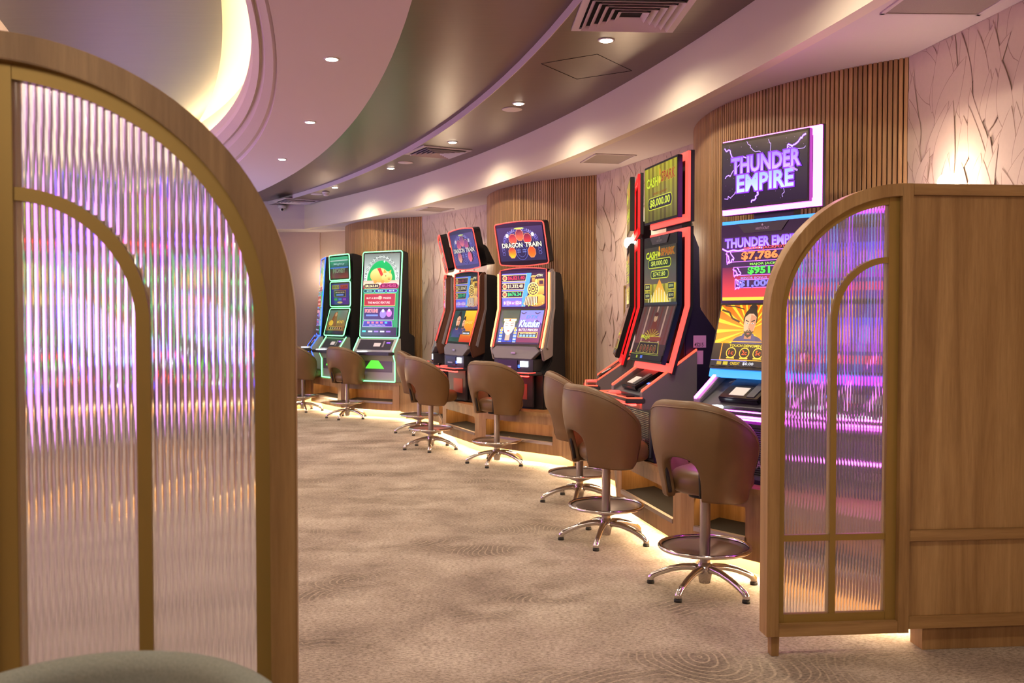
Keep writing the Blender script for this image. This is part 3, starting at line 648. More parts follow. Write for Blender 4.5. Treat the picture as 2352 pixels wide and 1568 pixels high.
# ================================================================= plinths
ZP = 0.53
def plinth(V, front, lab, extra=()):
    """V: front line of the plinth from near to far; front: indices of segments with a foot recess; body runs back 0.8 m"""
    t = thing('machine_plinth', lab, 'plinth', (0, 0, 0), 0, 'oak plinths under the machines')
    V = [Vector((x, y, 0)) for x, y in V]; n = len(V)
    nr = []
    for i in range(n):
        a = V[max(0, i - 1)]; b = V[min(n - 1, i + 1)]; d = (b - a).normalized(); nn = Vector((d.y, -d.x, 0))
        if nn.x < 0 and nn.y < 0.2 or (nn.x < 0): nn = -nn
        nr.append(nn)          # towards the wall
    def off(d): return [V[i] + nr[i] * d for i in range(n)]
    def band(P, Q, z0, z1, name, m, bevel=0.0):
        mb = MB()
        mb.grid([[(p.x, p.y, z0) for p in P], [(p.x, p.y, z1) for p in P], [(q.x, q.y, z1) for q in Q], [(q.x, q.y, z0) for q in Q]], close_v=True, smooth=False)
        for k in (0, -1): mb.face([(P[k].x, P[k].y, z0), (P[k].x, P[k].y, z1), (Q[k].x, Q[k].y, z1), (Q[k].x, Q[k].y, z0)])
        return mb.build(name, m, t, bevel)
    band(off(-0.012), off(0.70), ZP - 0.035, ZP, 'top_board', 'plinth')
    band(off(0.17), off(0.20), 0.0, 0.12, 'toe_kick', 'gold_kick')
    band(off(0.28), off(0.70), 0.12, ZP - 0.035, 'carcass', 'plinth')
    band(off(0.06), off(0.075), 0.1125, 0.119, 'light_strip', 'led_warm')
    band(off(0.02), off(0.28), 0.118, 0.14, 'bottom_board', 'plinth')
    for i in range(n - 1):
        a, b = V[i], V[i + 1]; d = (b - a); L = d.length; d.normalize(); nn = Vector((d.y, -d.x, 0))
        if nn.dot(nr[i]) < 0: nn = -nn
        F = Frame(a, d, (0, 0, 1)); F.W = -nn
        m = MB()
        if i in front:
            s0, s1 = 0.12, L - 0.10
            frame_box(m, F, 0, s0, 0.12, ZP - .035, -0.02, 0); frame_box(m, F, s1, L, 0.12, ZP - .035, -0.02, 0)
            frame_box(m, F, s0, s1, 0.12, 0.235, -0.02, 0); frame_box(m, F, s0, s1, 0.415, ZP - .035, -0.02, 0)
            m.build('front_panel', 'plinth', t)
            for q0 in (s0 - .02, s1):
                m = MB(); frame_box(m, F, q0, q0 + .02, 0.14, 0.495, -0.28, -0.02); m.build('recess_side', 'plinth', t)
            m = MB(); m.extrude([F.p(s0, 0.225, -0.005), F.p(s0, 0.24, -0.005), F.p(s0, 0.262, -0.25), F.p(s0, 0.245, -0.262), F.p(s0, 0.225, -0.03)], d * (s1 - s0))
            fr = m.build('footrest', 'mat', t)
            m = MB(); m.extrude([F.p(s0, 0.218, 0.006), F.p(s0, 0.245, 0.006), F.p(s0, 0.25, -0.012), F.p(s0, 0.218, -0.004)], d * (s1 - s0)); m.build('nosing', 'steel', fr)
            m = MB(); frame_box(m, F, s0 + .03, s1 - .03, 0.472, 0.480, -0.06, -0.035); m.build('recess_light', 'led_in', t)
        else:
            frame_box(m, F, 0, L, 0.12, ZP - .035, -0.02, 0); m.build('front_panel', 'plinth', t)
    return t
plinth([(1.84, 4.22), (1.40, 5.06), (1.02, 5.50), (0.77, 6.67), (0.86, 7.60), (0.49, 8.90)], (1, 2, 3) if False else (0, 1, 2, 3), 'oak plinth nearest the viewer carrying the purple and red machines')
plinth([(0.49, 8.93), (-0.35, 9.69), (-0.81, 10.74), (-0.95, 11.80), (-1.62, 13.18)], (0, 1, 2), 'oak plinth in the middle carrying the tilted train machines')
plinth([(-1.63, 13.20), (-2.57, 13.70), (-3.25, 14.76), (-3.35, 15.5), (-4.1, 16.2)], (0, 1), 'oak plinth farthest away carrying the green-lit machines')

# ================================================================= screen pictures
BL = (10, 8, 16)
def art_violet(W, H):
    a = Art(W, H, (70, 30, 130)); a.rect(0, H * .3, W, H * .5, (150, 50, 190), (90, 60, 220)); a.rect(W * .1, H * .12, W * .8, H * .12, (200, 60, 110))
    for k in range(5): a.ell(W * (.15 + .175 * k), H * .55, W * .06, H * .14, (230, 110, 200) if k % 2 else (120, 90, 240))
    return a
def lightning(a, W, H):
    g, c = (150, 60, 255), (240, 215, 255)
    a.bolt([(W * .02, H * .94), (W * .10, H * .86), (W * .16, H * .78), (W * .3, H * .74)], .004, g, c)
    a.bolt([(W * .98, H * .98), (W * .90, H * .86), (W * .80, H * .82), (W * .70, H * .66)], .005, g, c)
    a.bolt([(W * .02, H * .46), (W * .10, H * .50), (W * .16, H * .62), (W * .25, H * .66)], .003, g, c)
    a.bolt([(W * .46, H * .30), (W * .44, H * .18), (W * .42, H * .10), (W * .36, H * .03)], .005, g, c)
    a.bolt([(W * .03, H * .12), (W * .12, H * .17), (W * .22, H * .24)], .0022, g, c)
    a.bolt([(W * .70, H * .26), (W * .74, H * .18), (W * .73, H * .06)], .002, (110, 60, 190), c)
    a.bolt([(W * .57, H * .98), (W * .59, H * .85), (W * .57, H * .72)], .002, (110, 60, 190), c)
    a.bolt([(W * .32, H * .98), (W * .36, H * .86), (W * .47, H * .80)], .002, (110, 60, 190), c)
    a.bolt([(W * .98, H * .76), (W * .86, H * .74), (W * .78, H * .82)], .0018, (110, 60, 190), c)
    for k in range(26):
        x, y = random.uniform(0.03, .97) * W, random.uniform(.03, .97) * H; a.ell(x, y, .0016, .0016, (170, 120, 210), 5)
def art_thunder_top(W, H):
    a = Art(W, H, (28, 18, 38)); lightning(a, W, H)
    a.text('THUNDER', W * .52, H * .635, W * .80, H * .24, (196, 166, 250), (130, 40, 235), .085, (150, 120, 226), bold=.03)
    a.text('EMPIRE', W * .52, H * .345, W * .66, H * .25, (196, 214, 255), (140, 50, 240), .085, (150, 170, 236), bold=.03)
    a.line([(W * .80, H * .52), (W * .9, H * .43)], .012, (180, 130, 255)); return a
def art_thunder_mid(W, H):
    a = Art(W, H, (16, 10, 22))
    a.rect(0, 0, W, H * .52, (240, 60, 10), (90, 16, 30)); a.rect(0, 0, W, H * .05, (250, 200, 20))
    a.text('THUNDER EMPIRE', W * .5, H * .90, W * .93, H * .135, (188, 168, 250), (120, 40, 225), .08, (140, 120, 230), bold=.03)
    for y, w0, h in ((.60, .05, .17), (.385, .14, .14), (.19, .16, .135)):
        a.rect(W * w0, H * y, W * .88, H * h, (215, 120, 255)); a.rect(W * (w0 + .012), H * (y + .012), W * .86, H * (h - .024), (24, 18, 30))
        a.bolt([(W * w0, H * (y + h)), (W * (w0 + .06), H * (y + .02)), (W * (w0 + .01), H * (y - .02))], .005, (190, 80, 255), (236, 190, 255))
        a.bolt([(W * (w0 + .04), H * (y + h)), (W * (w0 + .1), H * (y + .05)), (W * (w0 + .05), H * y)], .004, (170, 60, 235), (246, 220, 255))
    a.bolt([(0, H * .8), (W * .2, H * .79), (W * .5, H * .8)], .005, (170, 80, 255), (245, 220, 255))
    a.text('GRAND JACKPOT', W * .52, H * .80, W * .5, H * .05, (255, 90, 60), (110, 10, 10), .05)
    a.text('$7,786.05', W * .56, H * .685, W * .62, H * .125, (255, 140, 40), (120, 30, 0), .06, bold=.04)
    a.text('MAJOR JACKPOT', W * .56, H * .555, W * .42, H * .042, (150, 255, 60), (10, 60, 0), .05)
    a.text('$951.20', W * .56, H * .455, W * .46, H * .115, (60, 235, 50), (0, 70, 0), .06, bold=.04)
    a.text('MINOR BONUS', W * .40, H * .345, W * .32, H * .035, (150, 150, 230))
    a.text('$1,000', W * .42, H * .255, W * .40, H * .11, (120, 120, 235), (30, 20, 90), .06, bold=.04)
    a.text('$500', W * .8, H * .255, W * .2, H * .11, (120, 120, 235), (30, 20, 90), .06, bold=.04)
    return a
def face_man(a, x, y, s):
    # stylised bearded man with a top knot
    a.ell(x, y - .09 * s, .15 * s, .06 * s, (52, 48, 96)); a.poly([(x - .13 * s, y - .16 * s), (x - .05 * s, y - .02 * s), (x + .05 * s, y - .02 * s), (x + .14 * s, y - .16 * s)], (60, 56, 110))
    a.ell(x, y + .085 * s, .068 * s, .082 * s, (28, 22, 22), 24); a.ell(x + .01 * s, y + .16 * s, .04 * s, .035 * s, (24, 18, 20))
    a.rect(x - .034 * s, y - .06 * s, .068 * s, .08 * s, (176, 112, 82))
    a.poly([(x - .055 * s, y + .10 * s), (x - .058 * s, y + .04 * s), (x - .045 * s, y - .01 * s), (x - .018 * s, y - .045 * s), (x + .018 * s, y - .045 * s), (x + .045 * s, y - .01 * s), (x + .058 * s, y + .04 * s), (x + .055 * s, y + .10 * s), (x + .02 * s, y + .125 * s), (x - .02 * s, y + .125 * s)], (228, 168, 132))
    a.poly([(x + .0 * s, y + .12 * s), (x + .0, y - .04 * s), (x + .04 * s, y - .01 * s), (x + .056 * s, y + .05 * s), (x + .053 * s, y + .1 * s)], (196, 130, 98))
    a.poly([(x - .05 * s, y - .0), (x - .03 * s, y - .035 * s), (x, y - .052 * s), (x + .03 * s, y - .035 * s), (x + .05 * s, y), (x + .03 * s, y - .008 * s), (x, y - .002 * s), (x - .03 * s, y - .008 * s)], (32, 22, 20))
    a.ell(x, y - .022 * s, .016 * s, .005 * s, (170, 80, 70), 10)
    for sgn in (-1, 1):
        a.line([(x + sgn * .012 * s, y + .066 * s), (x + sgn * .045 * s, y + .076 * s)], .007 * s, (24, 18, 18))
        a.ell(x + sgn * .027 * s, y + .053 * s, .011 * s, .005 * s, (245, 240, 235), 10); a.ell(x + sgn * .026 * s, y + .053 * s, .005 * s, .005 * s, (20, 14, 14), 8)
        a.line([(x + sgn * .004 * s, y + .006 * s), (x + sgn * .028 * s, y - .006 * s)], .006 * s, (30, 22, 20))
    a.line([(x, y + .05 * s), (x - .008 * s, y + .018 * s), (x + .008 * s, y + .016 * s)], .004 * s, (170, 104, 80))
def art_thunder_low(W, H):
    a = Art(W, H, (20, 12, 10)); a.rect(0, H * .36, W, H * .64, (255, 150, 10), (200, 90, 0))
    for k in range(22):
        an = rad(20 + 320 * k / 22); a.poly([(W * .40, H * .6), (W * .40 + W * .7 * math.cos(an), H * .6 + W * .7 * math.sin(an)), (W * .40 + W * .7 * math.cos(an + .09), H * .6 + W * .7 * math.sin(an + .09))], (255, 196, 40))
    a.rect(0, 0, W, H * .36, (18, 12, 10))
    a.line([(W * .02, H * .92), (W * .12, H * .88), (W * .17, H * .78), (W * .27, H * .72)], .012, (60, 34, 20)); a.line([(W * .05, H * .99), (W * .2, H * .97), (W * .3, H * .93)], .007, (60, 34, 20))
    face_man(a, W * .40, H * .58, W * 1.25); a.rect(0, 0, W, H * .37, (30, 18, 10), (40, 22, 8))
    a.rect(W * .86, H * .45, W * .14, H * .5, (210, 120, 20)); a.text('E', W * .93, H * .6, W * .07, H * .14, (255, 226, 90))
    for y in (.395, .10): a.rect(W * .1, H * y, W * .9, H * .012, (255, 170, 40))
    a.rect(W * .1, H * .1, W * .012, H * .3, (255, 150, 40))
    a.text('TOUCH DENOMINATION TO BET', W * .55, H * .335, W * .7, H * .04, (255, 214, 60))
    for k, d in enumerate(('1c', '2c', '5c', '10c', '$1')):
        x = W * (.235 + .165 * k); a.ring(x, H * .22, W * .062, H * .088, W * .009, (255, 196, 60)); a.text(d, x, H * .225, W * .06, H * .07, (255, 90, 40)); a.rect(x - W * .05, H * .125, W * .1, H * .02, (255, 196, 60))
    a.rect(0, 0, W, H * .095, (22, 20, 30)); a.rect(0, H * .085, W * .45, H * .012, (150, 140, 255))
    a.rect(W * .08, H * .02, W * .06, H * .055, (170, 140, 40)); a.rect(W * .16, H * .02, W * .06, H * .055, (190, 170, 40))
    a.text('CREDIT', W * .31, H * .047, W * .12, H * .04, (240, 200, 40)); a.text('$0.00', W * .47, H * .047, W * .13, H * .05, (230, 230, 245)); return a
def cash_bg(a, W, H, y0=0.0):
    cols = [(176, 166, 34), (200, 192, 48), (150, 134, 30), (188, 174, 50), (140, 122, 28), (196, 182, 60)]
    for k in range(16):
        c = cols[k % 6]; a.poly([(W * k / 16, H * y0), (W * (k + 1.2) / 16, H * y0), (W * (k + 1) / 16, H), (W * (k - .2) / 16 if k else 0, H)][:4], c, [tuple(v * .55 for v in c)] * 2 + [c] * 2)
def spark_logo(a, W, H, cy, h, k=1.0):
    a.text('CASH', W * .25, cy - h * .15, W * .36, h, (220, 235, 50), (90, 100, 0), .06, slant=.1, bold=.03)
    a.ell(W * .49, cy - h * .1, W * .035, h * .4, (236, 226, 60)); a.ell(W * .50, cy + h * .7, W * .02, h * .4, (240, 160, 40))
    a.text('SPARK', W * .75, cy + h * .12, W * .40, h, (170, 70, 20), (230, 190, 60), .05, slant=.1, bold=.03)
def pill(a, W, H, x0, x1, y0, y1, col=(24, 22, 26), edge=(220, 225, 60)):
    r = (y1 - y0) / 2
    for g, c in ((.006, edge), (0, col)):
        a.rect(x0 + r, y0 - g, x1 - x0 - 2 * r, y1 - y0 + 2 * g, c); a.ell(x0 + r, y0 + r, r + g, r + g, c); a.ell(x1 - r, y0 + r, r + g, r + g, c)
def art_cash_top(W, H):
    a = Art(W, H, (140, 130, 30)); cash_bg(a, W, H); spark_logo(a, W, H, H * .74, H * .17)
    a.text('GRAND JACKPOT', W * .5, H * .49, W * .42, H * .05, (150, 70, 10), bold=.02)
    pill(a, W, H, W * .13, W * .87, H * .22, H * .42); a.text('$8,000.00', W * .5, H * .32, W * .62, H * .15, (226, 240, 60), bold=.03); return a
def art_cash_mid(W, H):
    a = Art(W, H, (60, 44, 44)); cash_bg(a, W, H * .35); a.rect(0, H * .33, W, H * .67, (92, 66, 70), (64, 60, 50))
    a.poly([(W * .2, 0), (W * .5, H * .42), (W * .8, 0)], (250, 180, 40), [(250, 230, 90), (250, 130, 20), (250, 230, 90)])
    for k in range(9): a.rect(W * (.14 + .085 * k), 0, W * .02, H * (.08 + .18 * (1 - abs(k - 4) / 4.5)), (255, 246, 190))
    spark_logo(a, W, H, H * .875, H * .12)
    pill(a, W, H, W * .15, W * .85, H * .63, H * .77); a.text('$8,000.00', W * .5, H * .70, W * .52, H * .095, (220, 226, 90), bold=.02)
    pill(a, W, H, W * .24, W * .78, H * .44, H * .56); a.text('$747.80', W * .5, H * .50, W * .38, H * .085, (220, 226, 90), bold=.02)
    for x in (.03, .78):
        for y in (.22, .06): a.rect(W * x, H * y, W * .19, H * .12, (230, 200, 60)); a.rect(W * (x + .01), H * (y + .01), W * .17, H * .10, (26, 20, 40)); a.text('$500' if y > .1 else '$50', W * (x + .095), H * (y + .06), W * .12, H * .05, (220, 220, 130))
    return a
def art_cash_low(W, H):
    a = Art(W, H, (60, 34, 36)); a.rect(0, H * .3, W, H * .7, (120, 60, 60), (90, 70, 60))
    for k in range(7): a.poly([(W * (.04 + .14 * k), H * .3), (W * (.09 + .14 * k), H * .3), (W * (.10 + .14 * k), H), (W * (.06 + .14 * k), H)], (190, 150, 130) if k % 2 else (110, 50, 40))
    a.poly([(W * .36, H * .35), (W * .44, H * .72), (W * .5, H * .92), (W * .57, H * .72), (W * .66, H * .35)], (120, 50, 30)); a.ell(W * .5, H * .78, W * .055, H * .07, (205, 160, 120)); a.ell(W * .5, H * .85, W * .06, H * .04, (90, 40, 30))
    for k in range(9): a.line([(W * .5, H * .42), (W * (.5 + .26 * math.cos(rad(20 * k + 10))), H * (.42 + .16 * math.sin(rad(20 * k + 10))))], .006, (220, 190, 60))
    a.text('Magic', W * .34, H * .42, W * .3, H * .1, (226, 226, 60), (60, 60, 0), .05, slant=.2); a.rect(W * .48, H * .36, W * .34, H * .07, (150, 60, 40))
    a.poly([(W * .14, H * .12), (W * .2, H * .33), (W * .8, H * .33), (W * .86, H * .12)], (200, 190, 90)); a.poly([(W * .16, H * .13), (W * .21, H * .32), (W * .79, H * .32), (W * .84, H * .13)], (34, 26, 24))
    for k in range(5): a.ring(W * (.28 + .11 * k), H * .21, W * .04, H * .07, W * .006, (200, 150, 80)); a.ell(W * (.28 + .11 * k), H * .21, W * .02, H * .04, (150, 70, 50), 10)
    a.rect(0, 0, W, H * .105, (28, 26, 34)); a.rect(0, H * .095, W * .9, H * .008, (170, 190, 60)); a.rect(W * .2, H * .02, W * .05, H * .05, (180, 190, 50)); a.rect(W * .34, H * .02, W * .07, H * .055, (90, 130, 240)); return a
def egg(a, x, y, rx, ry, lo, hi):
    P = [(x + rx * 1.13 * math.cos(rad(q)), y + ry * 1.13 * math.sin(rad(q))) for q in range(22, 382, 45)]; a.poly(P, (190, 120, 90))
    P = [(x + rx * math.cos(rad(q)), y + ry * math.sin(rad(q))) for q in range(22, 382, 45)]
    a.poly(P, lo, [tuple(lo[j] + (hi[j] - lo[j]) * (p[1] - y + ry) / (2 * ry) for j in range(3)) for p in P])
def art_train_top(W, H):
    a = Art(W, H, (34, 30, 62)); a.rect(0, 0, W, H * .5, (38, 34, 66), (30, 26, 60))
    for r in range(3): a.ring(W * .5, H * .52, W * (.37 - .035 * r), H * (.44 - .05 * r), .006, (76, 74, 150), 5, 175, 22)
    for k in range(26):
        q = rad(8 + 164 * k / 25); x, y = W * .5 + W * .37 * math.cos(q), H * .52 + H * .42 * math.sin(q)
        a.ring(x, y, .016 + .008 * random.random(), .014 + .006 * random.random(), .003, random.choice(((120, 118, 200), (180, 170, 220), (66, 62, 130))), n=8, a0=random.uniform(0, 200), a1=400)
    a.ell(W * .22, H * .76, W * .035, H * .06, (205, 190, 190)); a.ell(W * .78, H * .76, W * .035, H * .06, (205, 190, 190)); a.ell(W * .5, H * .955, W * .11, H * .022, (190, 220, 70))
    for sx in (-1, 1):
        for k in range(3): a.ring(W * (.5 + sx * .40), H * (.22 + .09 * k), W * .035, H * .05, .003, (110, 106, 180), n=10)
    a.ring(W * .5, H * .26, W * .13, H * .24, .005, (84, 86, 160)); a.ring(W * .5, H * .26, W * .085, H * .15, .003, (96, 98, 170))
    for y in (.31, .25): a.rect(W * .40, H * y, W * .08, H * .022, (110, 120, 190)); a.rect(W * .52, H * y, W * .08, H * .022, (110, 120, 190))
    egg(a, W * .34, H * .65, W * .085, H * .15, (240, 90, 30), (130, 16, 10)); egg(a, W * .66, H * .65, W * .085, H * .15, (220, 50, 20), (90, 10, 10)); egg(a, W * .5, H * .76, W * .085, H * .17, (255, 110, 30), (70, 8, 20))
    egg(a, W * .29, H * .25, W * .08, H * .16, (255, 190, 30), (170, 20, 10)); egg(a, W * .72, H * .25, W * .08, H * .16, (250, 110, 30), (220, 60, 20))
    a.text('DRAGON', W * .31, H * .47, W * .45, H * .135, (250, 240, 195), (20, 14, 30), .05, bold=.015); a.text('TRAIN', W * .77, H * .47, W * .35, H * .135, (250, 240, 195), (20, 14, 30), .05, bold=.015); return a
def art_train_mid(vals):
    def f(W, H):
        a = Art(W, H, (96, 100, 220)); a.poly([(W * .5, 0), (W, 0), (W, H), (W * .62, H)], (36, 20, 24)); a.poly([(W * .45, 0), (W * .55, 0), (W * .7, H), (W * .58, H)], (70, 150, 235))
        gx = W * .72
        a.ell(W * .80, H * .20, W * .24, H * .20, (168, 112, 18), 22, top=(235, 190, 60))
        a.rect(gx + W * .02, H * .36, W * .25, H * .30, (190, 130, 24), (244, 204, 84)); a.rect(gx + W * .12, H * .60, W * .15, H * .22, (150, 96, 16), (222, 170, 50)); a.rect(gx + W * .16, H * .66, W * .09, H * .11, (60, 34, 16))
        a.rect(gx - W * .01, H * .70, W * .07, H * .17, (120, 76, 14), (214, 160, 44)); a.ell(gx + W * .025, H * .885, W * .065, H * .04, (96, 60, 14), 16, top=(240, 200, 90)); a.ell(gx + W * .09, H * .75, W * .03, H * .07, (236, 196, 80), 12)
        a.line([(gx + W * .06, H * .9), (gx + W * .16, H * .96), (gx + W * .2, H * .9)], .006, (230, 200, 120))
        a.ell(gx + W * .02, H * .52, W * .135, H * .205, (236, 186, 60), 28, top=(255, 232, 140)); a.ell(gx + W * .02, H * .52, W * .112, H * .17, (34, 22, 14), 26)
        for k in range(10): a.ell(gx + W * .02 + W * .078 * math.cos(rad(36 * k)), H * .52 + H * .122 * math.sin(rad(36 * k)), W * .022, H * .032, (244, 204, 84), 9)
        a.ell(gx + W * .02, H * .52, W * .045, H * .07, (240, 196, 70), 16); a.ell(gx + W * .02, H * .52, W * .024, H * .036, (70, 40, 14), 12)
        a.poly([(W * .52, H * .04), (W * .56, H * .3), (W * .86, H * .3), (W * .84, H * .04)], (110, 76, 20))
        for k in range(8): a.poly([(W * (.53 + .04 * k), H * .04), (W * (.545 + .04 * k), H * .04), (W * (.585 + .034 * k), H * .3), (W * (.572 + .034 * k), H * .3)], (255, 240, 180))
        for k in range(14): a.ell(random.uniform(.45, .98) * W, random.uniform(.01, .12) * H, .008, .006, random.choice(((255, 225, 90), (180, 200, 60), (220, 160, 40))), 7)
        for (tx, col), y, wd in zip(vals, (.86, .61, .37), (.60, .56, .52)):
            a.poly([(0, H * (y - .105)), (W * (wd - .03), H * (y - .105)), (W * wd, H * (y + .105)), (0, H * (y + .105))], (214, 190, 110)); a.poly([(0, H * (y - .085)), (W * (wd - .04), H * (y - .085)), (W * (wd - .01), H * (y + .085)), (0, H * (y + .085))], (22, 16, 16))
            a.ell(W * .07, H * y, W * .055, H * .08, (225, 190, 120)); a.ell(W * .07, H * y, W * .04, H * .05, (160, 90, 50)); a.text(tx, W * (.13 + (wd - .17) / 2), H * y, W * (wd - .2), H * .115, col, bold=.02)
        a.ell(W * .15, H * .11, W * .1, H * .07, (220, 196, 150)); a.ell(W * .37, H * .11, W * .1, H * .07, (235, 170, 130)); a.rect(W * .04, H * .05, W * .44, H * .12, (150, 100, 190))
        a.text('$1250 or $250', W * .26, H * .11, W * .42, H * .09, (250, 235, 255), (60, 30, 120), .05); a.text('DTX', W * .91, H * .92, W * .13, H * .07, (240, 230, 190), slant=.3); return a
    return f
def art_princess(W, H):
    a = Art(W, H, (96, 60, 170)); a.rect(0, 0, W, H, (150, 40, 90), (110, 120, 220)); a.poly([(W * .45, H * .5), (W * .6, H * .68), (W * .75, H * .58), (W * .88, H * .72), (W, H * .6), (W, 0), (W * .45, 0)], (70, 30, 120), [(70, 30, 120)] * 5 + [(120, 30, 70)] * 2)
    a.rect(0, 0, W * .47, H, (50, 60, 130), (20, 40, 50))
    x, y = W * .25, H * .48
    for k in range(9):
        for sgn in (-1, 1): a.rect(x + sgn * W * .17 - W * .035, H * (.03 + .045 * k), W * .07, H * .034, (70, 120, 235) if k % 2 else (220, 225, 235))
    a.ell(x, y + H * .25, W * .2, H * .26, (22, 60, 60)); a.rect(x - W * .2, y + H * .25, W * .4, H * .27, (18, 52, 54))
    a.rect(x - W * .055, H * .1, W * .11, H * .2, (205, 160, 140)); a.poly([(x - W * .13, 0), (x - W * .1, H * .15), (x, H * .04), (x + W * .1, H * .15), (x + W * .13, 0)], (40, 60, 170))
    a.poly([(x - W * .125, y + H * .24), (x - W * .135, y), (x - W * .08, y - H * .16), (x, y - H * .235), (x + W * .08, y - H * .16), (x + W * .135, y), (x + W * .125, y + H * .24)], (248, 224, 212)); a.poly([(x + W * .02, y + H * .2), (x + W * .03, y - H * .2), (x + W * .08, y - H * .16), (x + W * .135, y), (x + W * .125, y + H * .24)], (228, 192, 182))
    a.rect(x - W * .15, y + H * .19, W * .30, H * .08, (235, 160, 60)); a.rect(x - W * .15, y + H * .205, W * .30, H * .05, (190, 215, 230)); a.ell(x, y + H * .225, W * .02, H * .03, (220, 60, 40))
    for sgn in (-1, 1):
        a.line([(x + sgn * W * .03, y + H * .075), (x + sgn * W * .065, y + H * .05), (x + sgn * W * .10, y + H * .07)], .006, (60, 26, 30)); a.line([(x + sgn * W * .025, y + H * .12), (x + sgn * W * .1, y + H * .14)], .005, (70, 40, 40))
        for q in range(3): a.ell(x + sgn * W * .165, y - H * (.02 + .07 * q), W * .022, H * .03, (235, 170, 50))
    a.line([(x, y + H * .1), (x - .004, y - H * .03), (x + .006, y - H * .035)], .003, (205, 160, 150)); a.ell(x, y - H * .10, W * .032, H * .018, (206, 40, 60))
    for bx in (.55, .87): a.line([(W * (bx - .06), H * .93), (W * bx, H * .89), (W * (bx + .06), H * .94)], .010, (60, 30, 70))
    a.text('DTX', W * .76, H * .80, W * .26, H * .09, (50, 120, 220), slant=.3); a.text('Khutulun', W * .73, H * .60, W * .46, H * .20, (240, 250, 255), (30, 110, 210), .06, slant=.25, bold=.02)
    a.text('BATTLE PRINCESS', W * .72, H * .415, W * .44, H * .07, (250, 240, 250), (150, 20, 60), .05); a.rect(W * .50, H * .19, W * .45, H * .16, (240, 190, 90)); a.rect(W * .515, H * .205, W * .42, H * .13, (40, 20, 50))
    a.text('SELECT A DENOMINATION', W * .725, H * .31, W * .36, H * .03, (255, 230, 180))
    for k in range(5): a.rect(W * (.54 + .077 * k), H * .215, W * .055, H * .06, (120, 170, 250))
    a.rect(0, 0, W, H * .045, (40, 18, 60)); return a
def art_warrior(W, H):
    a = Art(W, H, (236, 130, 20)); a.rect(0, 0, W, H, (190, 30, 20), (250, 190, 40)); a.rect(0, 0, W * .5, H, (30, 46, 48), (20, 60, 60))
    for sc, x, y in ((1.9, .27, .52), (1.3, .55, .5)): face_man(a, W * x, H * y, W * sc * .8)
    a.text('KHAN', W * .76, H * .62, W * .34, H * .13, (255, 210, 90), (180, 30, 10), .05); a.rect(W * .60, H * .22, W * .35, H * .13, (230, 180, 90)); a.rect(W * .61, H * .23, W * .33, H * .11, (40, 16, 20))
    for k in range(5): a.rect(W * (.63 + .06 * k), H * .25, W * .04, H * .05, (210, 220, 250))
    return a
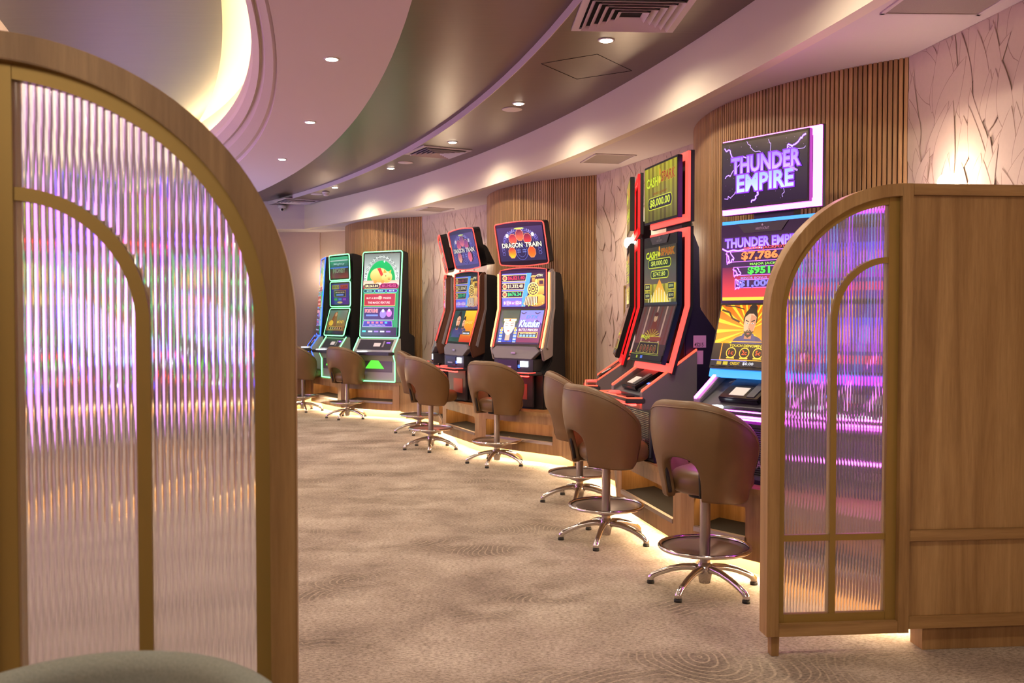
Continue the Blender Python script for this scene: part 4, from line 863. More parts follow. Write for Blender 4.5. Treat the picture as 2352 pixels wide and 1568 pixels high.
def art_pig(W, H):
    a = Art(W, H, (10, 150, 84)); a.rect(0, H * .60, W, H * .40, (232, 240, 232), (110, 120, 116))
    for k in range(30):
        q = rad(6 * k); cx_, cy_ = W * .5 + W * .455 * math.cos(q), H * .66 + H * .30 * math.sin(q); a.rect(cx_ - .016, cy_ - .014, .032, .028, (60, 78, 72) if k % 2 else (230, 236, 228)); a.rect(cx_ - .008, cy_ - .007, .016, .014, (236, 242, 236) if k % 2 else (70, 90, 84))
    a.ell(W * .5, H * .66, W * .40, H * .255, (8, 150, 70), 36, top=(20, 178, 96))
    a.rect(0, H * .58, W, H * .09, (250, 240, 225), (240, 180, 150))
    a.ell(W * .44, H * .735, W * .25, H * .09, (236, 160, 50), 30, top=(255, 232, 150)); a.ell(W * .66, H * .71, W * .15, H * .07, (240, 170, 60), 24, top=(255, 236, 160)); a.ell(W * .72, H * .685, W * .055, H * .027, (250, 190, 90)); a.ell(W * .705, H * .685, W * .01, H * .008, (120, 60, 20), 8); a.ell(W * .735, H * .685, W * .01, H * .008, (120, 60, 20), 8)
    a.poly([(W * .56, H * .755), (W * .58, H * .81), (W * .66, H * .765)], (236, 160, 60)); a.poly([(W * .70, H * .77), (W * .78, H * .8), (W * .76, H * .745)], (246, 190, 80)); a.ell(W * .63, H * .725, W * .012, H * .008, (80, 30, 10), 8)
    a.poly([(W * .38, H * .82), (W * .48, H * .825), (W * .56, H * .74), (W * .50, H * .72)], (226, 60, 50)); a.ell(W * .34, H * .655, W * .05, H * .02, (230, 150, 50)); a.ell(W * .55, H * .655, W * .05, H * .02, (230, 150, 50)); a.ell(W * .58, H * .90, W * .02, H * .012, (240, 255, 240))
    a.rect(0, H * .57, W, H * .045, (150, 30, 60)); pill(a, W, H, W * .03, W * .46, H * .575, H * .63, (30, 16, 20), (240, 210, 120)); pill(a, W, H, W * .50, W * .97, H * .575, H * .63, (110, 10, 50), (220, 60, 120))
    a.text('$8,263.04', W * .245, H * .603, W * .36, H * .032, (255, 240, 170), bold=.02); a.text('$1,142.02', W * .735, H * .603, W * .38, H * .032, (240, 90, 150), bold=.02)
    for k, (tx, c) in enumerate((('$125', (20, 80, 80)), ('$50', (20, 50, 120)), ('$15', (80, 30, 140)))): pill(a, W, H, W * (.03 + .32 * k), W * (.33 + .32 * k), H * .525, H * .56, c, (120, 220, 220)); a.text(tx, W * (.18 + .32 * k), H * .542, W * .14, H * .018, (200, 255, 240))
    a.rect(W * .05, H * .36, W * .88, H * .15, (220, 190, 110)); a.rect(W * .06, H * .365, W * .86, H * .14, (176, 44, 44)); a.text('BUY A BONUS', W * .33, H * .455, W * .42, H * .02, (255, 235, 220)); a.ell(W * .5, H * .46, W * .055, H * .022, (250, 180, 150)); a.text('PRIZES', W * .70, H * .455, W * .22, H * .02, (255, 235, 220)); a.text('THE MAGIC FEATURE', W * .47, H * .40, W * .62, H * .025, (255, 225, 215), (190, 40, 40), .03)
    a.rect(W * .05, H * .19, W * .86, H * .155, (190, 160, 220)); a.rect(W * .06, H * .195, W * .84, H * .145, (50, 40, 90)); a.text('FORTUNE', W * .27, H * .30, W * .36, H * .04, (250, 80, 90), (250, 240, 240), .06, bold=.03); a.rect(W * .12, H * .235, W * .34, H * .02, (110, 140, 240)); a.ell(W * .60, H * .26, W * .09, H * .05, (150, 130, 230)); a.ell(W * .60, H * .30, W * .04, H * .02, (230, 210, 230)); a.ell(W * .77, H * .27, W * .08, H * .045, (200, 120, 200)); a.ell(W * .77, H * .305, W * .035, H * .018, (240, 200, 210))
    a.poly([(W * .03, H * .105), (W * .06, H * .18), (W * .86, H * .18), (W * .88, H * .105)], (190, 150, 230)); a.poly([(W * .045, H * .11), (W * .07, H * .175), (W * .85, H * .175), (W * .865, H * .11)], (46, 20, 150))
    for k in range(5): a.rect(W * (.16 + .125 * k), H * .145, W * .07, H * .022, (240, 110, 130) if k < 4 else (60, 190, 250))
    a.text('SELECT DENOMINATION', W * .45, H * .125, W * .45, H * .014, (220, 210, 250)); a.rect(0, 0, W, H * .10, (14, 16, 40), (20, 40, 50)); a.rect(W * .03, H * .04, W * .1, H * .02, (60, 220, 220))
    for k in range(4): a.rect(W * (.2 + .17 * k), H * .04, W * .12, H * .018, (150, 110, 230) if k % 2 else (220, 220, 250))
    return a
def art_money_top(W, H):
    a = Art(W, H, (36, 90, 90)); a.rect(0, H * .5, W, H * .5, (30, 70, 80), (70, 190, 140)); a.rect(0, H * .8, W, H * .05, (190, 220, 210)); a.rect(0, H * .46, W, H * .06, (60, 110, 220)); a.rect(0, 0, W, H * .46, (120, 20, 50), (60, 10, 30))
    a.text('Mighty', W * .5, H * .66, W * .6, H * .12, (170, 220, 210), slant=.2); a.text('MONEY', W * .5, H * .36, W * .66, H * .2, (110, 120, 90), (200, 200, 170), .04, bold=.02); return a
def art_money_mid(W, H):
    a = Art(W, H, (52, 40, 130)); a.rect(W * .04, H * .74, W * .42, H * .2, (140, 130, 60)); a.rect(W * .52, H * .74, W * .42, H * .2, (150, 40, 50)); a.text('2,516.1', W * .25, H * .84, W * .34, H * .1, (40, 30, 20)); a.text('1,019', W * .73, H * .84, W * .3, H * .1, (60, 10, 20))
    a.rect(W * .16, H * .36, W * .68, H * .32, (150, 120, 60)); a.rect(W * .19, H * .38, W * .62, H * .28, (44, 36, 46)); a.text('ANY BONUS FEATURE', W * .5, H * .58, W * .5, H * .06, (220, 200, 150)); a.rect(W * .3, H * .42, W * .4, H * .08, (110, 130, 210))
    for k, c in enumerate(((60, 150, 70), (60, 130, 190), (130, 60, 180))): a.rect(W * (.18 + .24 * k), H * .2, W * .18, H * .1, c)
    a.ell(W * .5, H * .1, W * .15, H * .05, (190, 180, 110)); return a
def art_money_low(W, H):
    a = Art(W, H, (120, 84, 40)); a.rect(0, H * .3, W, H * .7, (130, 100, 40), (90, 120, 110)); a.poly([(W * .1, H * .3), (W * .3, H * .9), (W * .45, H * .95), (W * .5, H * .3)], (130, 60, 30)); a.ell(W * .38, H * .82, W * .06, H * .09, (190, 130, 90)); a.ell(W * .2, H * .45, W * .12, H * .12, (220, 170, 50)); a.text('MONEY', W * .72, H * .5, W * .36, H * .12, (240, 200, 80), (60, 30, 10), .05)
    a.rect(W * .12, H * .16, W * .76, H * .14, (200, 160, 80)); a.rect(W * .14, H * .175, W * .72, H * .11, (40, 30, 24))
    for k in range(5): a.ell(W * (.25 + .125 * k), H * .23, W * .035, H * .04, (200, 150, 110), 10)
    a.rect(0, 0, W, H * .12, (30, 30, 50)); return a

# ================================================================= machines (local: x right, y into the wall, z up from the plinth)
KZ = 1.045; TILT = math.atan2(0.11, 0.39)
def F2(): return Frame((0, 0, KZ), (1, 0, 0), (0, math.sin(TILT), math.cos(TILT)))
def F1(z): return Frame((0, 0, z))
def panel(t, name, F, u0, u1, v0, v1, art, dim=1.0, w=0.0):
    G = Frame(F.p(u0, v0, w), F.X, F.Z); return art(u1 - u0, v1 - v0).build(name, G, t, dim)
def console(t, cheek, strip, plate='dgrey', wide=0.36):
    m = MB(); m.extrude([(-wide, 0.14, 0.74), (-wide, -0.24, 0.475), (-wide, -0.24, 0.36), (-wide, 0.14, 0.36)], (0.06, 0, 0)); m.build('console_cheek', cheek, t, 0.004)
    m = MB(); m.extrude([(wide - .06, 0.14, 0.74), (wide - .06, -0.24, 0.475), (wide - .06, -0.24, 0.36), (wide - .06, 0.14, 0.36)], (0.06, 0, 0)); m.build('console_cheek', cheek, t, 0.004)
    for s in (-1, 1):
        m = MB(); u = s * (wide - 0.018); m.quadbox([(u - .012, 0.14, 0.741), (u + .012, 0.14, 0.741), (u + .012, -0.24, 0.476), (u - .012, -0.24, 0.476), (u - .012, 0.14, 0.753), (u + .012, 0.14, 0.753), (u + .012, -0.24, 0.488), (u - .012, -0.24, 0.488)]); m.build('light_strip', strip, t)
    m = MB(); m.extrude([(-wide + .06, 0.13, 0.66), (-wide + .06, -0.24, 0.45), (-wide + .06, -0.24, 0.36), (-wide + .06, 0.13, 0.36)], (2 * wide - .12, 0, 0)); m.build('console_slope', plate, t)
    C = Frame((0, -0.24, 0.452), (1, 0, 0), (0, 0.37, 0.21))
    m = MB(); frame_box(m, C, -0.16, 0.16, 0.03, 0.24, 0.0, 0.035); rd = m.build('card_reader', 'black', t, 0.006)
    m = MB(); frame_box(m, C, -0.09, 0.03, 0.06, 0.14, 0.035, 0.037); m.build('paper_label', 'white', rd)
    m = MB(); frame_box(m, C, 0.06, 0.12, 0.05, 0.19, 0.035, 0.040); m.build('card_slot', 'dgrey', rd)
    m = MB(); frame_box(m, C, 0.20, 0.28, 0.03, 0.15, 0.0, 0.02); bv = m.build('note_acceptor', 'black', t, 0.004)
    m = MB(); frame_box(m, C, 0.215, 0.265, 0.10, 0.115, 0.02, 0.022); m.build('note_slot_light', 'led_blue', bv)
def deck(t, trim, front, wide=0.37, under=None):
    if under: m = MB(); m.box(-.33, .33, -.30, -.27, .385, .397); m.build('underdeck_light', under, t)
    m = MB(); m.extrude([(-wide, -0.22, 0.40), (-wide + .03, -0.345, 0.40), (wide - .03, -0.345, 0.40), (wide, -0.22, 0.40)], (0, 0, 0.035)); m.build('button_deck', 'dgrey', t, 0.006)
    m = MB(); m.tube([(-wide + .01, -0.24, 0.437), (-wide + .035, -0.335, 0.437), (wide - .035, -0.335, 0.437), (wide - .01, -0.24, 0.437)], 0.005, 6); m.build('deck_light', trim, t)
    m = MB(); m.box(-wide + .05, wide - .05, -0.350, -0.345, 0.404, 0.416); m.build('deck_front_light', front, t)
    m = MB(); m.lathe([(0.0001, 0), (0.045, 0), (0.045, 0.012), (0.036, 0.018), (0.0001, 0.018)], 6, (-0.12, -0.285, 0.436)); m.build('play_button', 'led_white' if trim != 'led_red' else 'led_coral', t)
    m = MB(); m.box(0.02, 0.24, -0.315, -0.255, 0.436, 0.444); m.build('button_row', 'black', t)
def halo_machine(lab, loc, a, top_led, low_led, strip, arts, cheek='grey', side='navy', text='ARISTOCRAT', dims=(1, 1, 1), topper=True):
    t = thing('slot_machine', lab, 'slot machine', loc, rad(a - 90)); f1 = F1(0); f2 = F2(); t.scale = (0.87, 1, 1)
    # cabinet body
    m = MB(); m.extrude([(-0.31, y, z) for y, z in [(.07, 1.54), (.12, 1.54), (.17, 1.42), (.18, 1.02), (.33, .82), (.36, .0), (-.14, .0), (-.14, .36), (.10, .40), (.07, .62)]], (0.62, 0, 0)); m.build('cabinet', side, t, 0.008)
    # screen housing
    m = MB(); frame_box(m, f1, -0.35, 0.35, KZ - .01, 1.52, -0.035, 0.0); frame_box(m, f2, -0.35, 0.35, -0.405, 0.004, -0.035, 0.0); m.build('screen_housing', 'black', t, 0.003)
    hb = MB(); hb.extrude([(-.20, -0.001, 1.515), (.20, -0.001, 1.515), (.15, -0.001, 1.462), (-.15, -0.001, 1.462)], (0, -0.004, 0)); hp = hb.build('header_plate', 'dgrey', t)
    V, Fc = text_mesh(text, 0.0); x0 = min(v[0] for v in V); x1 = max(v[0] for v in V); k = 0.11 / (x1 - x0)
    def letters(parent, cx_, cz, k, y, mt):
        me = bpy.data.meshes.new('lettering'); me.from_pydata([(cx_ + (v[0] - (x0 + x1) / 2) * k, y, cz + v[1] * k * 1.15) for v in V], [], Fc); me.materials.append(M[mt])
        o = bpy.data.objects.new('lettering', me); COL.objects.link(o); o.parent = parent
    letters(hp, 0, 1.476, k, -0.006, 'silver')
    st = MB(); st.extrude([(0.0 + .008 * (1 if q % 2 else .4) * math.cos(rad(36 * q + 90)), -0.0055, 1.503 + .008 * (1 if q % 2 == 0 else .4) * math.sin(rad(36 * q + 90))) for q in range(10)], (0, -.001, 0)); st.build('crown_emblem', 'silver', hp)
    panel(t, 'screen', f1, -0.335, 0.335, KZ + .018, 1.445, arts[1], dims[1]); panel(t, 'screen', f2, -0.335, 0.335, -0.39, -0.012, arts[2], dims[2])
    # halo frame behind the housing
    m = MB(); o, i = 0.392, 0.335
    for s in (-1, 1):
        u0, u1 = sorted((s * o, s * i)); frame_box(m, f1, u0, u1, KZ - .01, 1.547, -0.075, -0.058); frame_box(m, f2, u0, u1, -0.445, 0.01, -0.075, -0.058)
    frame_box(m, f1, -o, o, 1.49, 1.547, -0.075, -0.058); frame_box(m, f2, -o, o, -0.445, -0.385, -0.075, -0.058)
    m.build('halo_light', low_led, t)
    for s in (-1, 1):
        m = MB(); u0, u1 = sorted((s * (o + .006), s * i)); frame_box(m, f1, u0, u1, KZ - .01, 1.552, -0.095, -0.0755); frame_box(m, f2, u0, u1, -0.452, 0.01, -0.095, -0.0755)
        m.build('halo_backing', 'matt_black', t)
    # topper
    if topper: halo_topper(t, f1, o, i, top_led, arts, dims)
    m = MB(); m.box(-0.13, 0.13, -0.03, 0.10, 0.46, 0.66); m.build('neck', 'black', t, 0.01)
    console(t, cheek, strip); deck(t, strip, top_led, under={'led_magenta': 'under_magenta', 'led_coral': 'under_red'}.get(top_led))
    # vented belly panel
    m = MB(); m.extrude([(-0.29, -0.141, 0.36), (0.29, -0.141, 0.36), (0.25, -0.141, 0.03), (-0.25, -0.141, 0.03)], (0, -0.012, 0)); bp = m.build('belly_panel', 'mesh_panel', t)
    m = MB()
    for q in range(22): m.box(-0.24, 0.24, -0.157, -0.153, 0.06 + q * 0.0125, 0.065 + q * 0.0125)
    m.build('vent_ribs', 'black', bp)['kind'] = 'stuff'; letters(bp, 0, 0.10, 0.34 / (x1 - x0), -0.160, 'silver')
    return t
def halo_topper(t, f1, o, i, top_led, arts, dims):
    m = MB(); m.box(-0.16, 0.16, 0.101, 0.17, 1.40, 1.70); m.build('topper_bracket', 'matt_black', t)
    tp = MB(); tp.box(-0.35, 0.35, 0.0, 0.035, 1.612, 2.02); tb = tp.build('topper', 'black', t, 0.003)
    G = F1(0); panel(tb, 'topper_screen', G, -0.338, 0.338, 1.628, 2.004, arts[0], dims[0])
    m = MB(); frame_box(m, f1, -o, -i, 1.588, 2.038, -0.075, -0.058); frame_box(m, f1, i, o, 1.588, 2.038, -0.075, -0.058); frame_box(m, f1, -o, o, 1.99, 2.038, -0.075, -0.058); frame_box(m, f1, -o, o, 1.588, 1.635, -0.075, -0.058); m.build('topper_halo', top_led, tb)
    m = MB(); frame_box(m, f1, -o - .005, o + .005, 1.583, 2.044, -0.10, -0.0755); m.build('topper_back', 'matt_black', tb)
def rrect_path(F, u0, u1, v0, v1, r, w, arch=0.0, n=5):
    P = []
    for cu, cv, a0 in ((u1 - r, v1 - r, 0), (u0 + r, v1 - r, 90), (u0 + r, v0 + r, 180), (u1 - r, v0 + r, 270)):
        for k in range(n + 1):
            q = rad(a0 + 90 * k / n); u, v = cu + r * math.cos(q), cv + r * math.sin(q)
            P.append((u, v))
        if a0 == 0 and arch: P += [(u1 - r + (u0 - u1 + 2 * r) * k / 8, v1 + arch * math.sin(PI * k / 8)) for k in range(1, 8)]
        if a0 == 180 and arch: P += [(u0 + r + (u1 - u0 - 2 * r) * k / 8, v0 - arch * math.sin(PI * k / 8)) for k in range(1, 8)]
    return [F.p(u, v, w) for u, v in P], P
def wing_machine(lab, loc, a, arts, edge='led_coral', dims=(1, 1, 1), side_led='led_amber', wing='bronze'):
    t = thing('slot_machine', lab, 'slot machine', loc, rad(a - 90)); f1 = F1(0); f2 = F2()
    m = MB(); m.extrude([(-0.345, y, z) for y, z in [(.05, 1.44), (.22, 1.42), (.27, 1.2), (.30, .3), (.30, .0), (-.08, .0), (-.08, .36), (.05, .50), (.05, .62)]], (0.69, 0, 0)); m.build('cabinet', 'matt_black', t, 0.012)
    # topper leaning forward
    tp_f = Frame((0, 0.02, 1.50), (1, 0, 0), (0, -math.sin(rad(13)), math.cos(rad(13))))
    path, P2 = rrect_path(tp_f, -0.335, 0.335, 0.015, 0.455, 0.03, 0.0, 0.016)
    m = MB(); m.extrude([tp_f.p(u, v, -0.09) for u, v in P2], tp_f.W * 0.085); tb = m.build('topper', 'black', t, 0.004)
    m = MB(); m.tube(path, 0.006, 6, closed=True); m.build('topper_edge_light', edge, tb)
    panel(tb, 'topper_screen', tp_f, -0.31, 0.31, 0.055, 0.415, arts[0], dims[0], 0.0)
    m = MB(); m.extrude([tp_f.p(0.0 - 0.2, 0.05, -0.09), tp_f.p(-0.2, 0.30, -0.09), tp_f.p(-0.2, 0.22, -0.2), tp_f.p(-0.2, 0.0, -0.26)], (0.4, 0, 0)); m.build('topper_arm', 'matt_black', t, 0.01)
    # screens
    m = MB(); frame_box(m, f1, -0.315, 0.315, KZ - .01, 1.46, -0.05, 0.0); frame_box(m, f2, -0.315, 0.315, -0.42, 0.004, -0.05, 0.0)
    m.extrude([(-0.315 + 0.63 * k / 10, 0.0, 1.455 + 0.02 * math.sin(PI * k / 10)) for k in range(11)] + [(0.315, 0, 1.45), (-0.315, 0, 1.45)], (0, 0.05, 0)); m.build('screen_housing', 'black', t)
    panel(t, 'screen', f1, -0.29, 0.29, KZ + .022, 1.42, arts[1], dims[1]); panel(t, 'screen', f2, -0.29, 0.29, -0.385, -0.018, arts[2], dims[2])
    pth = [f2.p(0.318, -0.42, 0.004), f2.p(0.318, 0.0, 0.004), f1.p(0.318, 1.455, 0.004)] + [f1.p(0.318 - 0.636 * k / 8, 1.458 + .02 * math.sin(PI * k / 8), 0.004) for k in range(1, 8)] + [f1.p(-0.318, 1.455, 0.004), f2.p(-0.318, 0.0, 0.004), f2.p(-0.318, -0.42, 0.004)]
    m = MB(); m.tube(pth, 0.0055, 6); m.build('screen_edge_light', edge, t)
    for s in (-1, 1):
        X = s * 0.36
        prof = [(0.05, 1.46), (0.0, 1.43), (0.0, KZ), (-.125, .62), (-.09, .50), (0.06, .55), (0.075, KZ), (0.075, 1.46)]
        m = MB(); m.extrude([(min(X, X - s * .036), y, z) for y, z in prof], (0.036, 0, 0)); wg = m.build('side_wing', wing, t, 0.01)
        m = MB(); m.extrude([(X + s * .002 - (0.012 if s < 0 else 0), y, z) for y, z in [(0.05, 1.43), (0.05, 1.40), (0.05, KZ), (-.06, .64), (-.035, .62), (0.073, KZ), (.073, 1.43)]], (0.012, 0, 0)); m.build('silver_rail', 'silver', wg)
        for q in range(26):
            pass
        m = MB(); m.tube([(X - s * .012, -0.003, 1.42), (X - s * .012, -0.004, KZ), (X - s * .012, -0.122, .64)], 0.008, 6); m.build('wing_light', side_led, wg)
    m = MB(); m.extrude([(-.27, -0.13, .65), (.27, -0.13, .65), (.33, -0.14, .60), (.25, -0.17, .52), (-.25, -0.17, .52), (-.33, -0.14, .60)], (0, 0.06, 0)); ap = m.build('apron', 'grey', t, 0.006)
    MB().box(-.03, .03, -0.165, -0.155, .575, .59).build('maker_badge', 'silver', ap)
    m = MB(); m.box(-.27, .27, -0.16, 0.1, .39, .52); m.build('payment_panel', 'dgrey', t, .006)
    m = MB(); m.box(-.21, .06, -0.168, -0.158, .41, .505); cr = m.build('card_reader', 'black', t)
    MB().box(-.15, -.02, -0.172, -0.168, .43, .445).build('card_slot', 'silver', cr); MB().box(.10, .20, -0.170, -0.158, .44, .50).build('status_display', 'led_white', t); MB().box(.07, .09, -0.170, -0.158, .43, .46).build('note_light', 'led_blue', t)
    m = MB(); m.extrude([(-.34, -0.10, .36), (-.33, -.30, .36), (.33, -.30, .36), (.34, -0.10, .36)], (0, 0, .03)); m.build('button_deck', 'dgrey', t, .006)
    m = MB(); m.tube([(-.33, -.20, .388), (-.325, -.302, .388), (.325, -.302, .388), (.33, -.20, .388)], .006, 6); m.build('deck_light', edge, t)
    m = MB(); m.lathe([(0.0001, 0), (0.04, 0), (0.04, 0.014), (0.0001, 0.018)], 16, (-0.1, -0.24, 0.39)); m.build('play_button', 'led_coral', t)
    m = MB(); m.box(-.28, .28, -.27, -.24, .345, .357); m.build('underdeck_light', 'under_red', t)
    m = MB(); m.box(-.24, .24, -0.125, -0.10, 0.02, .36); bp = m.build('belly_panel', 'dgrey', t, .006)
    MB().box(-.08, .16, -0.129, -0.125, .10, .26).build('ticket_label', 'leather_red', bp)
    return t
def tower_machine(lab, loc, a, kind, edge='led_green', w=0.33, arts=None, dims=(1, 1, 1), belly='led_lime'):
    t = thing('slot_machine', lab, 'slot machine', loc, rad(a - 90))
    m = MB(); m.extrude([(-w + .02, y, z) for y, z in [(.04, 1.93), (.20, 1.90), (.22, .72), (.36, .66), (.36, 0), (-.16, 0), (-.16, .36), (-.02, .62)]], (2 * w - .04, 0, 0)); m.build('cabinet', 'matt_black', t, .01)
    def scr(F, v0, v1, art, dim):
        path, P2 = rrect_path(F, -w, w, v0, v1, 0.035, 0.0)
        m = MB(); m.extrude([F.p(u, v, -0.035) for u, v in P2], F.W * 0.034); h = m.build('screen_housing', 'black', t)
        m = MB(); m.tube([F.p(u, v, -0.004) for u, v in P2], 0.0085, 6, closed=True); m.build('edge_light', edge, h)
        panel(t, 'screen', F, -w + .035, w - .035, v0 + .03, v1 - .03, art, dim, 0.0)
    if kind == 'single':
        scr(Frame((0, -0.07, .65), (1, 0, 0), (0, math.sin(rad(4)), math.cos(rad(4)))), 0.0, 1.27, arts[0], dims[0])
    else:
        scr(Frame((0, 0.02, 0), (1, 0, 0), (0, -.03, 1)), 1.525, 1.915, arts[0], dims[0]); scr(Frame((0, -0.02, 0), (1, 0, 0), (0, .0, 1)), 1.115, 1.50, arts[1], dims[1]); scr(Frame((0, -0.02, 1.09), (1, 0, 0), (0, math.sin(TILT), math.cos(TILT))), -0.44, -0.005, arts[2], dims[2])
    # sloping console with lit outline running down to the plinth
    m = MB(); m.extrude([(-w + .0, y, z) for y, z in [(-.02, .64), (-.10, .63), (-.22, .46), (-.22, .40), (-.17, .30), (-.17, 0), (-.0, 0)]], (2 * w, 0, 0)); m.build('console', 'lime_panel', t, .006)
    Cc = Frame((0, -0.22, 0.46), (1, 0, 0), (0, 0.12, 0.17)); m = MB(); frame_box(m, Cc, -w + .06, w - .06, 0.02, 0.19, 0.0, 0.008); sl = m.build('console_slope', 'dgrey', t)
    m = MB(); frame_box(m, Cc, -.02, .10, 0.07, 0.13, 0.008, 0.012); m.build('paper_label', 'white', sl); m = MB(); frame_box(m, Cc, .14, .17, 0.06, 0.16, 0.008, 0.014); m.build('card_slot', 'silver', sl); m = MB(); frame_box(m, Cc, .2, .26, 0.13, 0.145, 0.008, 0.012); m.build('note_light', 'led_violet', sl)
    m = MB(); m.box(-w - .02, w + .02, -0.34, -0.20, .40, .445); dk = m.build('button_deck', 'dgrey', t, .01)
    m = MB(); m.tube([(-.2, -.33, .449), (-.24, -.28, .449), (-.2, -.23, .449), (-.10, -.23, .449), (-.08, -.28, .449), (-.10, -.33, .449)], .005, 6, closed=True); m.build('play_button_ring', 'led_white', dk)
    for s in (-1, 1):
        m = MB(); m.tube([(s * (w + .002), -.09, .648), (s * (w + .002), -.215, .47), (s * (w + .002), -.205, .38), (s * (w + .002), -.175, .30), (s * (w + .002), -.175, .02)], .008, 6); m.build('side_light', edge, t)
    m = MB(); m.tube([(-w, -.176, .014), (w, -.176, .014)], .008, 6); m.build('base_light', edge, t)
    m = MB(); m.box(-w + .05, w - .05, -0.176, -0.17, .15, .34); bp = m.build('belly_panel', 'grey', t)
    m = MB(); m.extrude([(-.05, -0.177, .34), (.05, -0.177, .34), (.17, -0.177, .20), (-.17, -0.177, .20)], (0, -.002, 0)); m.build('belly_glow', belly, bp)
    return t
vK = [('$6,021.40', (250, 50, 60)), ('$1,332.40', (250, 230, 170)), ('$676.24', (40, 230, 110))]
vK2 = [('$6,101.11', (150, 40, 60)), ('$1,559.47', (220, 205, 160)), ('$559.97', (40, 200, 110))]
TH = (art_thunder_top, art_thunder_mid, art_thunder_low); CA = (art_cash_top, art_cash_mid, art_cash_low)
halo_machine('tall magenta-haloed slot machine with lightning above and a bearded man on the lowest screen', (1.468, 5.366, ZP), 38.5, 'led_magenta', 'led_cyan', 'led_magenta', TH, cheek='grey')
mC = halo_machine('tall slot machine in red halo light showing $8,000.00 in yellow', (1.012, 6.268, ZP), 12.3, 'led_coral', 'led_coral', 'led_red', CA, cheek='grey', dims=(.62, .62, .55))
lbl = MB(); lbl.box(0.311, 0.3125, 0.13, 0.22, 0.76, 0.84); lb = lbl.build('asset_label', 'magenta_lit_label', mC)
V_, Fc_ = text_mesh('45215', 0.02); me = bpy.data.meshes.new('lettering'); me.from_pydata([(0.3132, 0.137 + v[0] * 0.026, 0.768 + v[1] * 0.034) for v in V_], [], Fc_); me.materials.append(M['matt_black']); o = bpy.data.objects.new('lettering', me); COL.objects.link(o); o.parent = lb
MB().box(0.311, 0.3125, 0.14, 0.20, 0.65, 0.74).build('asset_label', 'magenta_lit_label', mC)
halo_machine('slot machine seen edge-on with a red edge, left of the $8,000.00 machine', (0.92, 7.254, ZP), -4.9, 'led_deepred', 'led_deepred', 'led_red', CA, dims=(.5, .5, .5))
mF = halo_machine('added low slot machine without a top screen, hidden behind the purple-lit reeded glass', (2.17, 4.78, ZP), 58, 'led_magenta', 'led_purple', 'led_magenta', (None, art_violet, art_violet), topper=False)  # machine added to supply purple light through the right glass ribs
m = MB(); m.box(-.3, .3, .06, .12, 1.575, 1.585); m.build('added_uplight', 'top_magenta', mF); m = MB(); m.box(-.34, .34, -.175, -.162, .185, .20); m.build('belly_light', 'led_magenta', mF)  # hidden uplight strip added to throw pink onto the soffit
wing_machine('slot machine with a bright tilted egg-picture screen above a pale crowned face', (0.117, 9.69, ZP), 49.7, (art_train_top, art_train_mid(vK), art_princess), dims=(1.25, 1.3, 1.25), wing='silver')
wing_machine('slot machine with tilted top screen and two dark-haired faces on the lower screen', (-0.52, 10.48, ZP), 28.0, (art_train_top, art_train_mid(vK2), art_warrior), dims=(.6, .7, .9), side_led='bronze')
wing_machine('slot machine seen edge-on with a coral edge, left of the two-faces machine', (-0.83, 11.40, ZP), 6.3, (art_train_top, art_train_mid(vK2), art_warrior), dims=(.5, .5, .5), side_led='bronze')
tower_machine('slot machine with one tall green-edged screen showing a golden pig', (-1.92, 13.50, ZP), 60.7, 'single', w=.36, arts=(art_pig,))
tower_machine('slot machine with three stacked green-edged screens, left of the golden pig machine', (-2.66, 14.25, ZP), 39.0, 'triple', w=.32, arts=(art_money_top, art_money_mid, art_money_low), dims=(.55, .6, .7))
tower_machine('slot machine seen edge-on with a blue light edge at the far left of the row', (-3.14, 15.15, ZP), 17.0, 'single', edge='led_blue', w=.34, arts=(art_pig,), dims=(.6,), belly='led_violet')

